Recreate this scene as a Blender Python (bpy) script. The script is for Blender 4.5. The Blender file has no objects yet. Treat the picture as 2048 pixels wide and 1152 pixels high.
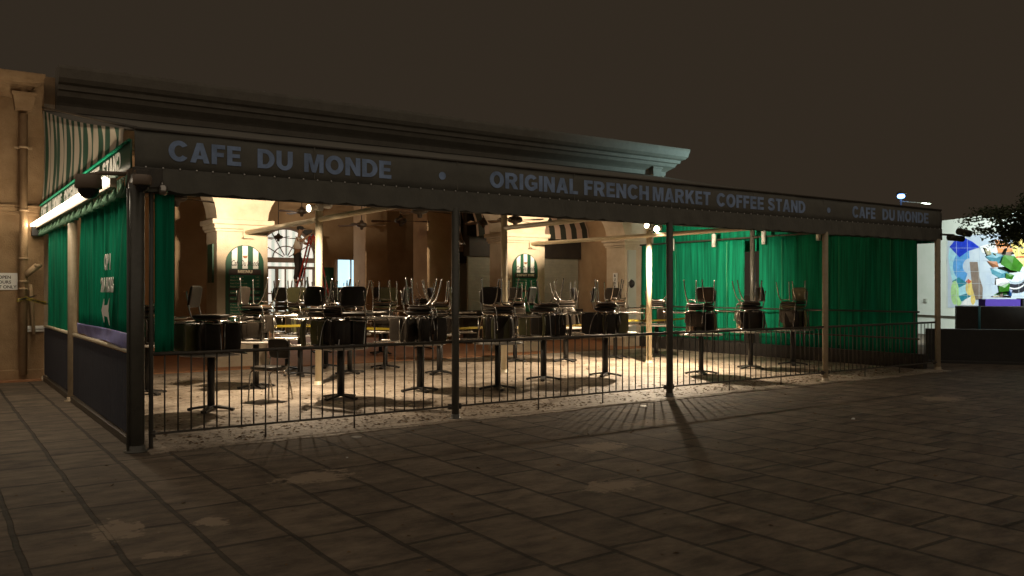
import bpy, bmesh, math, random
from math import pi, sin, cos, radians as R
from mathutils import Vector, Matrix
random.seed(7)
SC = bpy.context.scene
COL = SC.collection

# ------------------------------------------------------------------ camera
cam = bpy.data.objects.new('camera', bpy.data.cameras.new('camera')); COL.objects.link(cam)
cam.data.sensor_width = 36; cam.data.lens = 29.67; cam.data.clip_end = 500; cam.data.clip_start = .05
cam.location = (0, 0, 1.6)
cam.rotation_euler = (R(90.14), 0, R(-34.8))
SC.camera = cam
SC.render.resolution_x = 1024; SC.render.resolution_y = 576

# ------------------------------------------------------------------ world, night sky glow over a city
W = bpy.data.worlds.new('World'); SC.world = W; W.use_nodes = True
bg = W.node_tree.nodes['Background']; bg.inputs[0].default_value = (.0300, .0220, .0146, 1); bg.inputs[1].default_value = 1.0
SC.view_settings.view_transform = 'Standard'; SC.view_settings.look = 'None'
SC.view_settings.exposure = 0; SC.view_settings.gamma = 1

def lamp(name, kind, loc, energy, color, target=None, **kw):
    l = bpy.data.lights.new(name, kind); l.energy = energy; l.color = color
    for k, v in kw.items(): setattr(l, k, v)
    o = bpy.data.objects.new(name, l); COL.objects.link(o); o.location = loc
    if target is not None:
        o.rotation_euler = (Vector(target) - Vector(loc)).to_track_quat('-Z', 'Y').to_euler()
    return o
WARM = (1, .70, .40); FL = (1, .80, .57)
# soft sun from behind the camera, added as fill to lift dark surfaces
lamp('fill_sun', 'SUN', (-20, -30, 30), .68, (1.0, .84, .66), (10, 10, 0), angle=R(170))
# sodium street lamp off to the left that rakes the pavilion wall and the pavement
lamp('street_light_left', 'SPOT', (-2.2, 7.5, 6.5), 105, (1, .52, .22), (.3, 15.5, 1.6), spot_size=R(84), spot_blend=1, shadow_soft_size=.15)
# mural flood light high on the right
lamp('mural_light', 'SPOT', (23.1, 12.9, 3.9), 1500, (.88, 1.0, .97), (29.4, 13.6, 1.9), spot_size=R(130), spot_blend=.8, shadow_soft_size=.03)

lamp('plaza_flood', 'SPOT', (19.8, 5.6, 5.4), 3800, (.90, 1.0, .97), (26.5, 12.2, 2.2), spot_size=R(56), spot_blend=.5, shadow_soft_size=.12)
# ------------------------------------------------------------------ materials
def mat(name, col, rough=.7, metal=0, col2=None, scale=6, detail=6, bump=0, bscale=None, emit=None, es=0, spec=None, trans=None):
    m = bpy.data.materials.new(name); m.use_nodes = True
    nt = m.node_tree; b = nt.nodes['Principled BSDF']; L = nt.links.new
    b.inputs['Roughness'].default_value = rough; b.inputs['Metallic'].default_value = metal
    if spec is not None: b.inputs['Specular IOR Level'].default_value = spec
    b.inputs['Base Color'].default_value = (*col, 1)
    if col2 is not None or bump:
        g = nt.nodes.new('ShaderNodeNewGeometry')
        n = nt.nodes.new('ShaderNodeTexNoise'); n.inputs['Scale'].default_value = scale; n.inputs['Detail'].default_value = detail; n.inputs['Roughness'].default_value = .65
        L(g.outputs['Position'], n.inputs['Vector'])
    if col2 is not None:
        r = nt.nodes.new('ShaderNodeValToRGB'); e = r.color_ramp.elements
        e[0].position = .32; e[1].position = .68; e[0].color = (*col, 1); e[1].color = (*col2, 1)
        L(n.outputs['Fac'], r.inputs['Fac']); L(r.outputs['Color'], b.inputs['Base Color'])
    if bump:
        n2 = nt.nodes.new('ShaderNodeTexNoise'); n2.inputs['Scale'].default_value = bscale or scale * 5; n2.inputs['Detail'].default_value = 8
        L(g.outputs['Position'], n2.inputs['Vector'])
        bp = nt.nodes.new('ShaderNodeBump'); bp.inputs['Strength'].default_value = bump; bp.inputs['Distance'].default_value = .02
        L(n2.outputs['Fac'], bp.inputs['Height']); L(bp.outputs['Normal'], b.inputs['Normal'])
    if emit: b.inputs['Emission Color'].default_value = (*emit, 1); b.inputs['Emission Strength'].default_value = es
    return m
M = {}
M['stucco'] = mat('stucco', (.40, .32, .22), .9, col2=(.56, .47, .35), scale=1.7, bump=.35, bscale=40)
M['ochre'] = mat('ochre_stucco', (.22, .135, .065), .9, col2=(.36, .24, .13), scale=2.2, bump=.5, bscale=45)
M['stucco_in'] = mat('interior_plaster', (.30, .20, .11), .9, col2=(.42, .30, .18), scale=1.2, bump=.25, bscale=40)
M['cream'] = mat('cream_paint', (.66, .56, .40), .5, col2=(.76, .67, .50), scale=3, bump=.1)
M['pipe'] = mat('cream_pipe_paint', (.62, .54, .38), .38, col2=(.70, .62, .45), scale=8)
M['darkpost'] = mat('dark_green_post_paint', (.07, .068, .056), .35, col2=(.10, .095, .078), scale=9)
M['tanpost'] = mat('tan_post_paint', (.36, .29, .19), .5, col2=(.44, .36, .25), scale=9)
M['iron'] = mat('black_iron', (.040, .036, .028), .42, col2=(.075, .06, .042), scale=14)
M['awn'] = mat('dark_green_canvas', (.115, .112, .095), .9, col2=(.15, .145, .12), scale=3, bump=.6, bscale=5)
M['roofc'] = mat('awning_roof_canvas', (.13, .12, .10), .9, col2=(.16, .15, .12), scale=2)
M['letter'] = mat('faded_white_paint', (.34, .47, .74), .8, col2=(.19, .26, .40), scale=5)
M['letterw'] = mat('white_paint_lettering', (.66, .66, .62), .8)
M['cornice'] = mat('cornice_paint', (.135, .122, .098), .7, col2=(.175, .16, .13), scale=5, bump=.2)
M['chrome'] = mat('worn_chrome', (.46, .43, .39), .27, 1.0)
M['vinyl'] = mat('black_brown_vinyl', (.022, .017, .012), .42, col2=(.036, .027, .019), scale=7, bump=.12, bscale=30, spec=.35)
M['vinyl_olive'] = mat('olive_vinyl', (.09, .085, .035), .40, col2=(.13, .12, .05), scale=7, bump=.12, bscale=30)
M['ply'] = mat('worn_plywood_seat_board', (.10, .045, .02), .7, col2=(.28, .15, .07), scale=9)
M['tabletop'] = mat('pale_table_laminate', (.32, .29, .25), .35, col2=(.42, .385, .335), scale=6)
M['tableiron'] = mat('black_table_base', (.022, .020, .018), .5)
M['white'] = mat('white_enamel', (.75, .74, .70), .4)
M['red'] = mat('red_fibreglass', (.34, .03, .02), .5)
M['alu'] = mat('aluminium', (.6, .58, .55), .4, .8)
M['fan'] = mat('dark_bronze_fan', (.040, .028, .018), .5)
M['fanwood'] = mat('fan_blade_wood', (.11, .065, .035), .5)
M['lit'] = mat('lit_bulb', (1, .9, .7), .5, emit=(1, .86, .60), es=60)
M['bulbdim'] = mat('lit_lens', (1, .9, .7), .5, emit=(1, .85, .6), es=14)
M['tube'] = mat('fluorescent_tube_lit', (1, .95, .85), .5, emit=(1, .84, .62), es=11)
M['street'] = mat('lit_led_head', (.8, .9, 1), .5, emit=(.16, .38, 1.0), es=9)
M['tape'] = mat('yellow_tape', (.30, .22, .015), .5)
M['black'] = mat('matt_black', (.012, .012, .012), .7)
M['dark'] = mat('dark_painted_wood', (.022, .020, .018), .6, col2=(.035, .03, .025), scale=5)
M['navy'] = mat('navy_painted_boards', (.020, .024, .038), .8, col2=(.030, .034, .052), scale=6)
M['shutter'] = mat('grey_shutter_paint', (.24, .26, .22), .5, col2=(.32, .33, .27), scale=4)
M['terra'] = mat('terracotta_brick_floor', (.30, .13, .06), .8, col2=(.42, .21, .10), scale=8, bump=.3)
M['camg'] = mat('grey_camera_housing', (.20, .15, .11), .45)
M['dome'] = mat('smoked_dome', (.015, .015, .015), .08)
M['frame'] = mat('mauve_grey_window_paint', (.26, .20, .17), .6)
M['greenb'] = mat('menu_green', (.010, .16, .085), .5)
M['greend'] = mat('menu_dark_green', (.006, .065, .030), .5)
M['brownb'] = mat('menu_brown', (.035, .018, .012), .5)
M['wallwhite'] = mat('mural_wall_paint', (.70, .76, .66), .8, col2=(.78, .82, .74), scale=1.5)
M['leaf'] = mat('dark_leaf', (.030, .045, .018), .6, col2=(.06, .08, .03), scale=6)
M['bark'] = mat('bark', (.06, .045, .03), .9, bump=.4)
M['dryleaf'] = mat('dry_leaves', (.10, .055, .02), .9, col2=(.20, .12, .05), scale=20)
M['skin'] = mat('skin', (.30, .17, .10), .6)
M['shirt'] = mat('white_shirt', (.70, .66, .60), .85)
M['trouser'] = mat('dark_trousers', (.03, .025, .025), .85)

def stripes(name, axis, period, c1, c2, duty=.5, rough=.8, emit=0, phase=0.0):
    m = bpy.data.materials.new(name); m.use_nodes = True; nt = m.node_tree; L = nt.links.new
    b = nt.nodes['Principled BSDF']; b.inputs['Roughness'].default_value = rough
    g = nt.nodes.new('ShaderNodeNewGeometry'); s = nt.nodes.new('ShaderNodeSeparateXYZ'); L(g.outputs['Position'], s.inputs[0])
    a = nt.nodes.new('ShaderNodeMath'); a.operation = 'MULTIPLY_ADD'; a.inputs[1].default_value = 1 / period; a.inputs[2].default_value = phase; L(s.outputs[axis], a.inputs[0])
    f = nt.nodes.new('ShaderNodeMath'); f.operation = 'FRACT'; L(a.outputs[0], f.inputs[0])
    k = nt.nodes.new('ShaderNodeMath'); k.operation = 'LESS_THAN'; k.inputs[1].default_value = duty; L(f.outputs[0], k.inputs[0])
    mx = nt.nodes.new('ShaderNodeMix'); mx.data_type = 'RGBA'; L(k.outputs[0], mx.inputs[0])
    mx.inputs[6].default_value = (*c1, 1); mx.inputs[7].default_value = (*c2, 1)
    L(mx.outputs[2], b.inputs['Base Color'])
    if emit:
        L(mx.outputs[2], b.inputs['Emission Color']); b.inputs['Emission Strength'].default_value = emit
    return m
M['gable'] = stripes('green_white_striped_canvas', 1, .56, (.006, .060, .028), (.46, .40, .31), .5)
M['kiosk_stripe'] = stripes('striped_counter_awning', 0, .43, (.020, .026, .020), (.40, .30, .24), .5)
M['pane'] = stripes('lit_window_pane', 0, .26, (.62, .70, .62), (.95, .93, .84), .55, emit=.75)
M['pane2'] = mat('bright_window_pane', (.5, .8, 1), .4, emit=(.55, .85, 1.0), es=1.3)

def curtain_mat():
    m = mat('green_curtain', (.003, .21, .115), .8, col2=(.004, .28, .15), scale=3, spec=.15)
    nt = m.node_tree; b = nt.nodes['Principled BSDF']; L = nt.links.new
    g = nt.nodes.new('ShaderNodeNewGeometry'); mp = nt.nodes.new('ShaderNodeMapping'); mp.inputs['Scale'].default_value = (9, 9, .35)
    n = nt.nodes.new('ShaderNodeTexNoise'); n.inputs['Scale'].default_value = 1.5; n.inputs['Detail'].default_value = 5
    L(g.outputs['Position'], mp.inputs[0]); L(mp.outputs[0], n.inputs['Vector'])
    cr = nt.nodes.new('ShaderNodeValToRGB'); e = cr.color_ramp.elements; e[0].position = .33; e[0].color = (.002, .115, .060, 1); e[1].position = .66; e[1].color = (.004, .29, .155, 1); L(n.outputs['Fac'], cr.inputs[0]); L(cr.outputs[0], b.inputs['Base Color'])  # vertical streaks paint lit and shaded folds into the cloth colour
    bp = nt.nodes.new('ShaderNodeBump'); bp.inputs['Strength'].default_value = .8; bp.inputs['Distance'].default_value = .06
    L(n.outputs['Fac'], bp.inputs['Height']); L(bp.outputs[0], b.inputs['Normal'])
    return m
M['curtain'] = curtain_mat()

def paving():
    m = bpy.data.materials.new('stone_paving'); m.use_nodes = True; nt = m.node_tree; L = nt.links.new; N = nt.nodes.new
    b = nt.nodes['Principled BSDF']
    g = N('ShaderNodeNewGeometry'); s = N('ShaderNodeSeparateXYZ'); L(g.outputs['Position'], s.inputs[0])
    wob = N('ShaderNodeTexNoise'); wob.inputs['Scale'].default_value = 1.3; wob.inputs['Detail'].default_value = 3; L(g.outputs['Position'], wob.inputs['Vector'])
    wa = N('ShaderNodeMath'); wa.operation = 'MULTIPLY_ADD'; wa.inputs[1].default_value = .05; L(wob.outputs['Fac'], wa.inputs[0]); L(s.outputs[0], wa.inputs[2])
    wb = N('ShaderNodeMath'); wb.operation = 'MULTIPLY_ADD'; wb.inputs[1].default_value = .10; L(wob.outputs['Fac'], wb.inputs[0]); L(s.outputs[1], wb.inputs[2])
    c = N('ShaderNodeCombineXYZ'); L(wb.outputs[0], c.inputs[0]); L(wa.outputs[0], c.inputs[1])
    br = N('ShaderNodeTexBrick'); L(c.outputs[0], br.inputs['Vector'])
    br.offset = .37; br.offset_frequency = 2; br.squash = 1.35; br.squash_frequency = 3
    br.inputs['Scale'].default_value = 1; br.inputs['Brick Width'].default_value = .80; br.inputs['Row Height'].default_value = .50
    br.inputs['Mortar Size'].default_value = .021; br.inputs['Mortar Smooth'].default_value = .35; br.inputs['Bias'].default_value = -.1
    br.inputs['Color1'].default_value = (.135, .105, .078, 1); br.inputs['Color2'].default_value = (.18, .142, .106, 1); br.inputs['Mortar'].default_value = (.06, .05, .038, 1)
    n1 = N('ShaderNodeTexNoise'); n1.inputs['Scale'].default_value = 2.2; n1.inputs['Detail'].default_value = 9; n1.inputs['Roughness'].default_value = .7
    mp = N('ShaderNodeMapping'); mp.inputs['Scale'].default_value = (1, 2.2, 1); L(g.outputs['Position'], mp.inputs[0]); L(mp.outputs[0], n1.inputs['Vector'])
    cr = N('ShaderNodeValToRGB'); cr.color_ramp.elements[0].position = .36; cr.color_ramp.elements[0].color = (.42, .40, .38, 1)
    cr.color_ramp.elements[1].position = .70; cr.color_ramp.elements[1].color = (1.3, 1.27, 1.2, 1); L(n1.outputs['Fac'], cr.inputs['Fac'])
    mx = N('ShaderNodeMix'); mx.data_type = 'RGBA'; mx.blend_type = 'MULTIPLY'; mx.inputs[0].default_value = 1
    L(br.outputs['Color'], mx.inputs[6]); L(cr.outputs['Color'], mx.inputs[7])
    # pale worn patches where the surface layer has spalled off
    prev = mx.outputs[2]
    ng = N('ShaderNodeTexNoise'); ng.inputs['Scale'].default_value = 8; ng.inputs['Detail'].default_value = 7; ng.inputs['Roughness'].default_value = .75; L(g.outputs['Position'], ng.inputs['Vector'])
    for (px, py, sx, sy) in [(5.67, 6.57, .42, .30), (1.06, 6.12, .22, .34), (1.62, 5.98, .16, .18), (1.2, 5.4, .2, .1), (2.75, 6.9, .45, .3), (4.6, 5.2, .4, .25), (12.3, 6.6, .5, .35), (7.2, 7.4, .5, .3)]:
        dx = N('ShaderNodeMath'); dx.operation = 'SUBTRACT'; L(s.outputs[0], dx.inputs[0]); dx.inputs[1].default_value = px
        dy = N('ShaderNodeMath'); dy.operation = 'SUBTRACT'; L(s.outputs[1], dy.inputs[0]); dy.inputs[1].default_value = py
        ex = N('ShaderNodeMath'); ex.operation = 'DIVIDE'; L(dx.outputs[0], ex.inputs[0]); ex.inputs[1].default_value = sx
        ey = N('ShaderNodeMath'); ey.operation = 'DIVIDE'; L(dy.outputs[0], ey.inputs[0]); ey.inputs[1].default_value = sy
        cc = N('ShaderNodeCombineXYZ'); L(ex.outputs[0], cc.inputs[0]); L(ey.outputs[0], cc.inputs[1])
        ln = N('ShaderNodeVectorMath'); ln.operation = 'LENGTH'; L(cc.outputs[0], ln.inputs[0])
        ad = N('ShaderNodeMath'); ad.operation = 'MULTIPLY_ADD'; L(ng.outputs['Fac'], ad.inputs[0]); ad.inputs[1].default_value = 3.2; L(ln.outputs['Value'], ad.inputs[2])
        mr = N('ShaderNodeMapRange'); mr.inputs['From Min'].default_value = 2.35; mr.inputs['From Max'].default_value = 2.15; L(ad.outputs[0], mr.inputs['Value'])
        m2 = N('ShaderNodeMix'); m2.data_type = 'RGBA'; L(mr.outputs[0], m2.inputs[0]); L(prev, m2.inputs[6]); m2.inputs[7].default_value = (.26, .20, .14, 1)
        prev = m2.outputs[2]
    L(prev, b.inputs['Base Color'])
    b.inputs['Roughness'].default_value = .72; b.inputs['Specular IOR Level'].default_value = .35
    n3 = N('ShaderNodeTexNoise'); n3.inputs['Scale'].default_value = 14; n3.inputs['Detail'].default_value = 10; n3.inputs['Roughness'].default_value = .7; L(g.outputs['Position'], n3.inputs['Vector'])
    h = N('ShaderNodeMath'); h.operation = 'MULTIPLY_ADD'; L(br.outputs['Fac'], h.inputs[0]); h.inputs[1].default_value = -1.2; L(n3.outputs['Fac'], h.inputs[2])
    bp = N('ShaderNodeBump'); bp.inputs['Strength'].default_value = .8; bp.inputs['Distance'].default_value = .018
    L(h.outputs[0], bp.inputs['Height']); L(bp.outputs[0], b.inputs['Normal'])
    return m
M['paving'] = paving()

def patio():
    m = bpy.data.materials.new('patio_concrete'); m.use_nodes = True; nt = m.node_tree; L = nt.links.new; N = nt.nodes.new
    b = nt.nodes['Principled BSDF']; g = N('ShaderNodeNewGeometry')
    n1 = N('ShaderNodeTexNoise'); n1.inputs['Scale'].default_value = 1.1; n1.inputs['Detail'].default_value = 10; n1.inputs['Roughness'].default_value = .72; L(g.outputs['Position'], n1.inputs['Vector'])
    cr = N('ShaderNodeValToRGB'); e = cr.color_ramp.elements; e[0].position = .34; e[0].color = (.16, .12, .08, 1); e[1].position = .62; e[1].color = (.50, .42, .33, 1); L(n1.outputs['Fac'], cr.inputs['Fac'])
    n2 = N('ShaderNodeTexNoise'); n2.inputs['Scale'].default_value = 9; n2.inputs['Detail'].default_value = 8; n2.inputs['Roughness'].default_value = .8; L(g.outputs['Position'], n2.inputs['Vector'])
    c2 = N('ShaderNodeValToRGB'); e = c2.color_ramp.elements; e[0].position = .38; e[0].color = (.45, .40, .36, 1); e[1].position = .52; e[1].color = (1, 1, 1, 1); L(n2.outputs['Fac'], c2.inputs['Fac'])
    mx = N('ShaderNodeMix'); mx.data_type = 'RGBA'; mx.blend_type = 'MULTIPLY'; mx.inputs[0].default_value = .8; L(cr.outputs['Color'], mx.inputs[6]); L(c2.outputs['Color'], mx.inputs[7])
    n4 = N('ShaderNodeTexNoise'); n4.inputs['Scale'].default_value = 26; n4.inputs['Detail'].default_value = 4; mp4 = N('ShaderNodeMapping'); mp4.inputs['Scale'].default_value = (1, .55, 1); L(g.outputs['Position'], mp4.inputs[0]); L(mp4.outputs[0], n4.inputs['Vector'])
    c4 = N('ShaderNodeValToRGB'); e = c4.color_ramp.elements; e[0].position = .36; e[0].color = (.12, .09, .06, 1); e[1].position = .43; e[1].color = (1, 1, 1, 1); L(n4.outputs['Fac'], c4.inputs['Fac'])
    m4 = N('ShaderNodeMix'); m4.data_type = 'RGBA'; m4.blend_type = 'MULTIPLY'; m4.inputs[0].default_value = .55; L(mx.outputs[2], m4.inputs[6]); L(c4.outputs['Color'], m4.inputs[7]); mx = m4
    L(mx.outputs[2], b.inputs['Base Color']); b.inputs['Roughness'].default_value = .62
    bp = N('ShaderNodeBump'); bp.inputs['Strength'].default_value = .5; bp.inputs['Distance'].default_value = .012; L(n2.outputs['Fac'], bp.inputs['Height']); L(bp.outputs[0], b.inputs['Normal'])
    return m
M['patio'] = patio()

# ------------------------------------------------------------------ mesh helpers
class MB:
    def __init__(s): s.v = []; s.f = []; s.sm = []
    def add(s, vs, fs, smooth=False):
        o = len(s.v); s.v += [tuple(v) for v in vs]; s.f += [tuple(i + o for i in f) for f in fs]; s.sm += [smooth] * len(fs); return s
    def box(s, x0, y0, z0, x1, y1, z1):
        v = [(x, y, z) for z in (z0, z1) for y in (y0, y1) for x in (x0, x1)]
        return s.add(v, [(0, 2, 3, 1), (4, 5, 7, 6), (0, 1, 5, 4), (2, 6, 7, 3), (0, 4, 6, 2), (1, 3, 7, 5)])
    def bbox(s, x0, y0, z0, x1, y1, z1, b=.01):
        bm = bmesh.new(); bmesh.ops.create_cube(bm, size=1)
        for v in bm.verts: v.co = Vector(((x0 + x1) / 2 + v.co.x * (x1 - x0), (y0 + y1) / 2 + v.co.y * (y1 - y0), (z0 + z1) / 2 + v.co.z * (z1 - z0)))
        bmesh.ops.bevel(bm, geom=bm.edges[:], offset=b, segments=2, affect='EDGES', profile=.6)
        s.add([v.co for v in bm.verts], [[v.index for v in f.verts] for f in bm.faces]); bm.free(); return s
    def tube(s, pts, r, n=10, cap=True, r2=None):
        P = [Vector(p) for p in pts]; k = len(P); vs = []; up = None
        for i, p in enumerate(P):
            d = (P[min(i + 1, k - 1)] - P[max(i - 1, 0)]).normalized()
            if up is None:
                a = Vector((0, 0, 1)) if abs(d.z) < .9 else Vector((1, 0, 0)); up = d.cross(a).normalized()
            else: up = (up - d * up.dot(d)).normalized()
            w = d.cross(up); rr = r if r2 is None else r + (r2 - r) * i / (k - 1)
            for j in range(n): t = 2 * pi * j / n; vs.append(p + up * cos(t) * rr + w * sin(t) * rr)
        fs = [(i * n + j, i * n + (j + 1) % n, (i + 1) * n + (j + 1) % n, (i + 1) * n + j) for i in range(k - 1) for j in range(n)]
        s.add(vs, fs, True)
        if cap: s.add(vs[:n], [tuple(range(n))[::-1]]); s.add(vs[-n:], [tuple(range(n))])
        return s
    def lathe(s, prof, c=(0, 0, 0), n=28, axis='z', close=True):
        vs = []
        for (r, h) in prof:
            for j in range(n):
                t = 2 * pi * j / n; a, b_ = r * cos(t), r * sin(t)
                vs.append({'z': (c[0] + a, c[1] + b_, c[2] + h), 'y': (c[0] + a, c[1] + h, c[2] + b_), 'x': (c[0] + h, c[1] + a, c[2] + b_)}[axis])
        k = len(prof)
        s.add(vs, [(i * n + j, i * n + (j + 1) % n, (i + 1) * n + (j + 1) % n, (i + 1) * n + j) for i in range(k - 1) for j in range(n)], True)
        if close: s.add(vs[:n], [tuple(range(n))[::-1]]); s.add(vs[-n:], [tuple(range(n))])
        return s
    def superell(s, c, sx, sy, sz, e1=.35, e2=.35, nu=28, nv=14, rot=None):
        def sp(x, e): return math.copysign(abs(x) ** e, x)
        vs = []
        for i in range(nv + 1):
            a = -pi / 2 + pi * i / nv
            for j in range(nu):
                t = 2 * pi * j / nu
                p = Vector((sx * sp(cos(a), e1) * sp(cos(t), e2), sy * sp(cos(a), e1) * sp(sin(t), e2), sz * sp(sin(a), e1)))
                if rot: p = rot @ p
                vs.append(p + Vector(c))
        return s.add(vs, [(i * nu + j, i * nu + (j + 1) % nu, (i + 1) * nu + (j + 1) % nu, (i + 1) * nu + j) for i in range(nv) for j in range(nu)], True)
    def prism(s, poly, z0, z1, fn=None):
        n = len(poly); fn = fn or (lambda x, y, z: (x, y, z))
        vs = [fn(x, y, z0) for x, y in poly] + [fn(x, y, z1) for x, y in poly]
        return s.add(vs, [tuple(range(n))[::-1], tuple(range(n, 2 * n))] + [(i, (i + 1) % n, (i + 1) % n + n, i + n) for i in range(n)])
    def mesh(s, name):
        me = bpy.data.meshes.new(name); me.from_pydata(s.v, [], s.f); me.polygons.foreach_set('use_smooth', s.sm)
        bm = bmesh.new(); bm.from_mesh(me); bmesh.ops.remove_doubles(bm, verts=bm.verts, dist=1e-5); bmesh.ops.recalc_face_normals(bm, faces=bm.faces); bm.to_mesh(me); bm.free()
        me.update(); return me
    def build(s, name, m, parent=None):
        me = s.mesh(name); me.materials.append(M[m] if isinstance(m, str) else m)
        o = bpy.data.objects.new(name, me); COL.objects.link(o)
        if parent is not None: o.parent = parent
        return o
def tag(o, label=None, cat=None, group=None, kind=None):
    if label: o['label'] = label
    if cat: o['category'] = cat
    if group: o['group'] = group
    if kind: o['kind'] = kind
    return o
def thing(name, label, cat, loc=(0, 0, 0), rz=0, group=None):
    o = bpy.data.objects.new(name, None); o.empty_display_size = .1; COL.objects.link(o); o.location = loc; o.rotation_euler = (0, 0, rz)
    return tag(o, label, cat, group)
def part(o, parent):   # world-coordinate mesh hung under an Empty that is not at the origin
    o.parent = parent; o.matrix_parent_inverse = Matrix.Translation(-Vector(parent.location)); return o
KIDS = {}
def copy_tree(src, label, group=None):
    def cp(o, par):
        c = o.copy(); COL.objects.link(c)
        if par is not None: c.parent = par
        for k in KIDS_OF(o): cp(k, c)
        return c
    r = cp(src, None); r['label'] = label
    if group: r['group'] = group
    return r
def KIDS_OF(o):
    if o.name not in KIDS: KIDS[o.name] = [k for k in SC.objects if k.parent == o]
    return KIDS[o.name]
def text(body, m, parent, name='lettering', size=.2, mtx=None, width=None, offset=0, depth=.002, shear=0, align='LEFT', spacing=1.0):
    c = bpy.data.curves.new(name, 'FONT'); c.body = body; c.size = size; c.offset = offset; c.extrude = depth; c.shear = shear; c.align_x = align; c.space_character = spacing; c.resolution_u = 3
    t = bpy.data.objects.new('tmp', c); COL.objects.link(t); bpy.context.view_layer.update()
    me = bpy.data.meshes.new_from_object(t.evaluated_get(bpy.context.evaluated_depsgraph_get())); bpy.data.objects.remove(t); bpy.data.curves.remove(c)
    if width and len(me.vertices):
        xs = [v.co.x for v in me.vertices]; a, b_ = min(xs), max(xs)
        for v in me.vertices: v.co.x = (v.co.x - a) * width / (b_ - a)
    me.transform(mtx or Matrix()); me.materials.clear(); me.materials.append(M[m]); me.name = name
    o = bpy.data.objects.new(name, me); COL.objects.link(o)
    if parent is not None: part(o, parent)
    return o
def join_text(objs, name):     # several words joined to one lettering part
    bm = bmesh.new()
    for o in objs: bm.from_mesh(o.data)
    me = objs[0].data; bm.to_mesh(me); bm.free()
    for o in objs[1:]: bpy.data.objects.remove(o)
    objs[0].name = name; return objs[0]
# text planes: front (faces -y) at plane y ; side (faces -x) at plane x, reading towards -y... 
def front_m(x, y, z): return Matrix(((1, 0, 0, x), (0, 0, -1, y), (0, 1, 0, z), (0, 0, 0, 1)))
def side_m(x, y, z): return Matrix(((0, 0, -1, x), (-1, 0, 0, y), (0, 1, 0, z), (0, 0, 0, 1)))

# ------------------------------------------------------------------ ground
o = MB().add([(-120, -60, 0), (200, -60, 0), (200, 200, 0), (-120, 200, 0)], [(0, 1, 2, 3)]).build('pavement', 'paving'); tag(o, kind='structure')
_r = random.Random(3); _e = [(1.80 + 14.8 * k / 70, 8.74 + _r.uniform(-.035, .035) + .03 * sin(k * .5)) for k in range(71)]
o = MB().prism(_e + [(16.6, 16.9), (1.80, 16.9)], 0, .012).build('patio_floor', 'patio'); tag(o, kind='structure')
o = MB().box(1.0, 16.92, .0, 17.4, 30.0, .03).build('arcade_floor', 'terra'); tag(o, kind='structure')

# ------------------------------------------------------------------ market building behind the patio
B = thing('market_building', 'long tan stucco market building with arches behind the awning and a moulded cornice', 'building', (9, 17.5, 0))
def bp_(mb, name, m, parent=None): o = mb.build(name, m); part(o, parent or B) if (parent or B) is B else setattr(o, 'parent', parent); return o
SPR = 3.05; YF, YB = 17.5, 18.28
opens = [(1.95, 4.86, 1.25), (5.91, 12.0, 1.36), (13.2, 16.0, .98)]
mb = MB()
def und(x):
    for a, b_, r in opens:
        if a < x < b_: c = (a + b_) / 2; h = (b_ - a) / 2; return SPR + r * math.sqrt(max(0, 1 - ((x - c) / h) ** 2))
    return SPR
xs = [1.75, 17.5]
for a, b_, r in opens:
    c = (a + b_) / 2; h = (b_ - a) / 2; xs += [c - h * cos(pi * k / 28) for k in range(29)]
xs = sorted(set(round(x, 4) for x in xs))
TOP = 5.0
for x0, x1 in zip(xs, xs[1:]):
    z0, z1 = und(x0 + 1e-6 if x0 not in [q for o_ in opens for q in o_[:2]] else x0), und(x1)
    v = [(x0, YF, z0), (x1, YF, z1), (x1, YF, TOP), (x0, YF, TOP), (x0, YB, z0), (x1, YB, z1), (x1, YB, TOP), (x0, YB, TOP)]
    mb.add(v, [(0, 1, 2, 3), (5, 4, 7, 6), (4, 5, 1, 0)])
mb.add([(17.5, YF, SPR), (17.5, YB, SPR), (17.5, YB, TOP), (17.5, YF, TOP)], [(0, 1, 2, 3)])
bp_(mb, 'arcade_wall', 'stucco')
def capital(x0, x1, parent):
    m = MB()
    for (z0, z1, p) in [(2.80, 2.855, .035), (2.855, 2.945, .065), (2.945, 3.05, .11)]:
        m.bbox(x0 - p, YF - p, z0, x1 + p, YB + p, z1 - .001, .018)
    o = m.build('capital', 'stucco'); o.parent = parent; return o
for (x0, x1) in [(1.0, 1.95), (4.86, 5.91), (12.0, 13.2), (16.0, 17.5)]:
    p = bp_(MB().bbox(x0, YF, 0, x1, YB, 2.80, .012).box(x0 - .03, YF - .03, 0, x1 + .03, YB + .03, .16), 'pillar', 'stucco')
    capital(x0, x1, p)
# cornice
prof_ = [(0, 4.95), (-.10, 4.97), (-.12, 5.08), (-.16, 5.12), (-.30, 5.22), (-.34, 5.30), (-.40, 5.32), (-.42, 5.40), (-.50, 5.43), (-.56, 5.50), (-.60, 5.66), (-.60, 5.72), (0, 5.76)]
def cornice(x0, x1, yf, ret=True, dz=-.10, k=1.0):
    m = MB(); prof = [(p * min(1, k + .15), 5.76 + dz - (5.76 - z) * k) for p, z in prof_]; n = len(prof)
    vs = [(x0, yf + p, z) for p, z in prof] + [(x1 - (p if ret else 0), yf + p, z) for p, z in prof]
    fs = [(i, i + 1, i + 1 + n, i + n) for i in range(n - 1)] + [tuple(range(n))]
    if ret:
        vs += [(x1 - p, yf + 1.2, z) for p, z in prof]; fs += [(i + n, i + 1 + n, i + 1 + 2 * n, i + 2 * n) for i in range(n - 1)]
    m.add(vs, fs); return m
bp_(cornice(1.95, 17.35, YF), 'cornice', 'cornice')
bp_(MB().box(1.76, YF + .02, 4.99, 17.30, 30.5, 5.5), 'roof', 'stucco_in')
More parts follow.
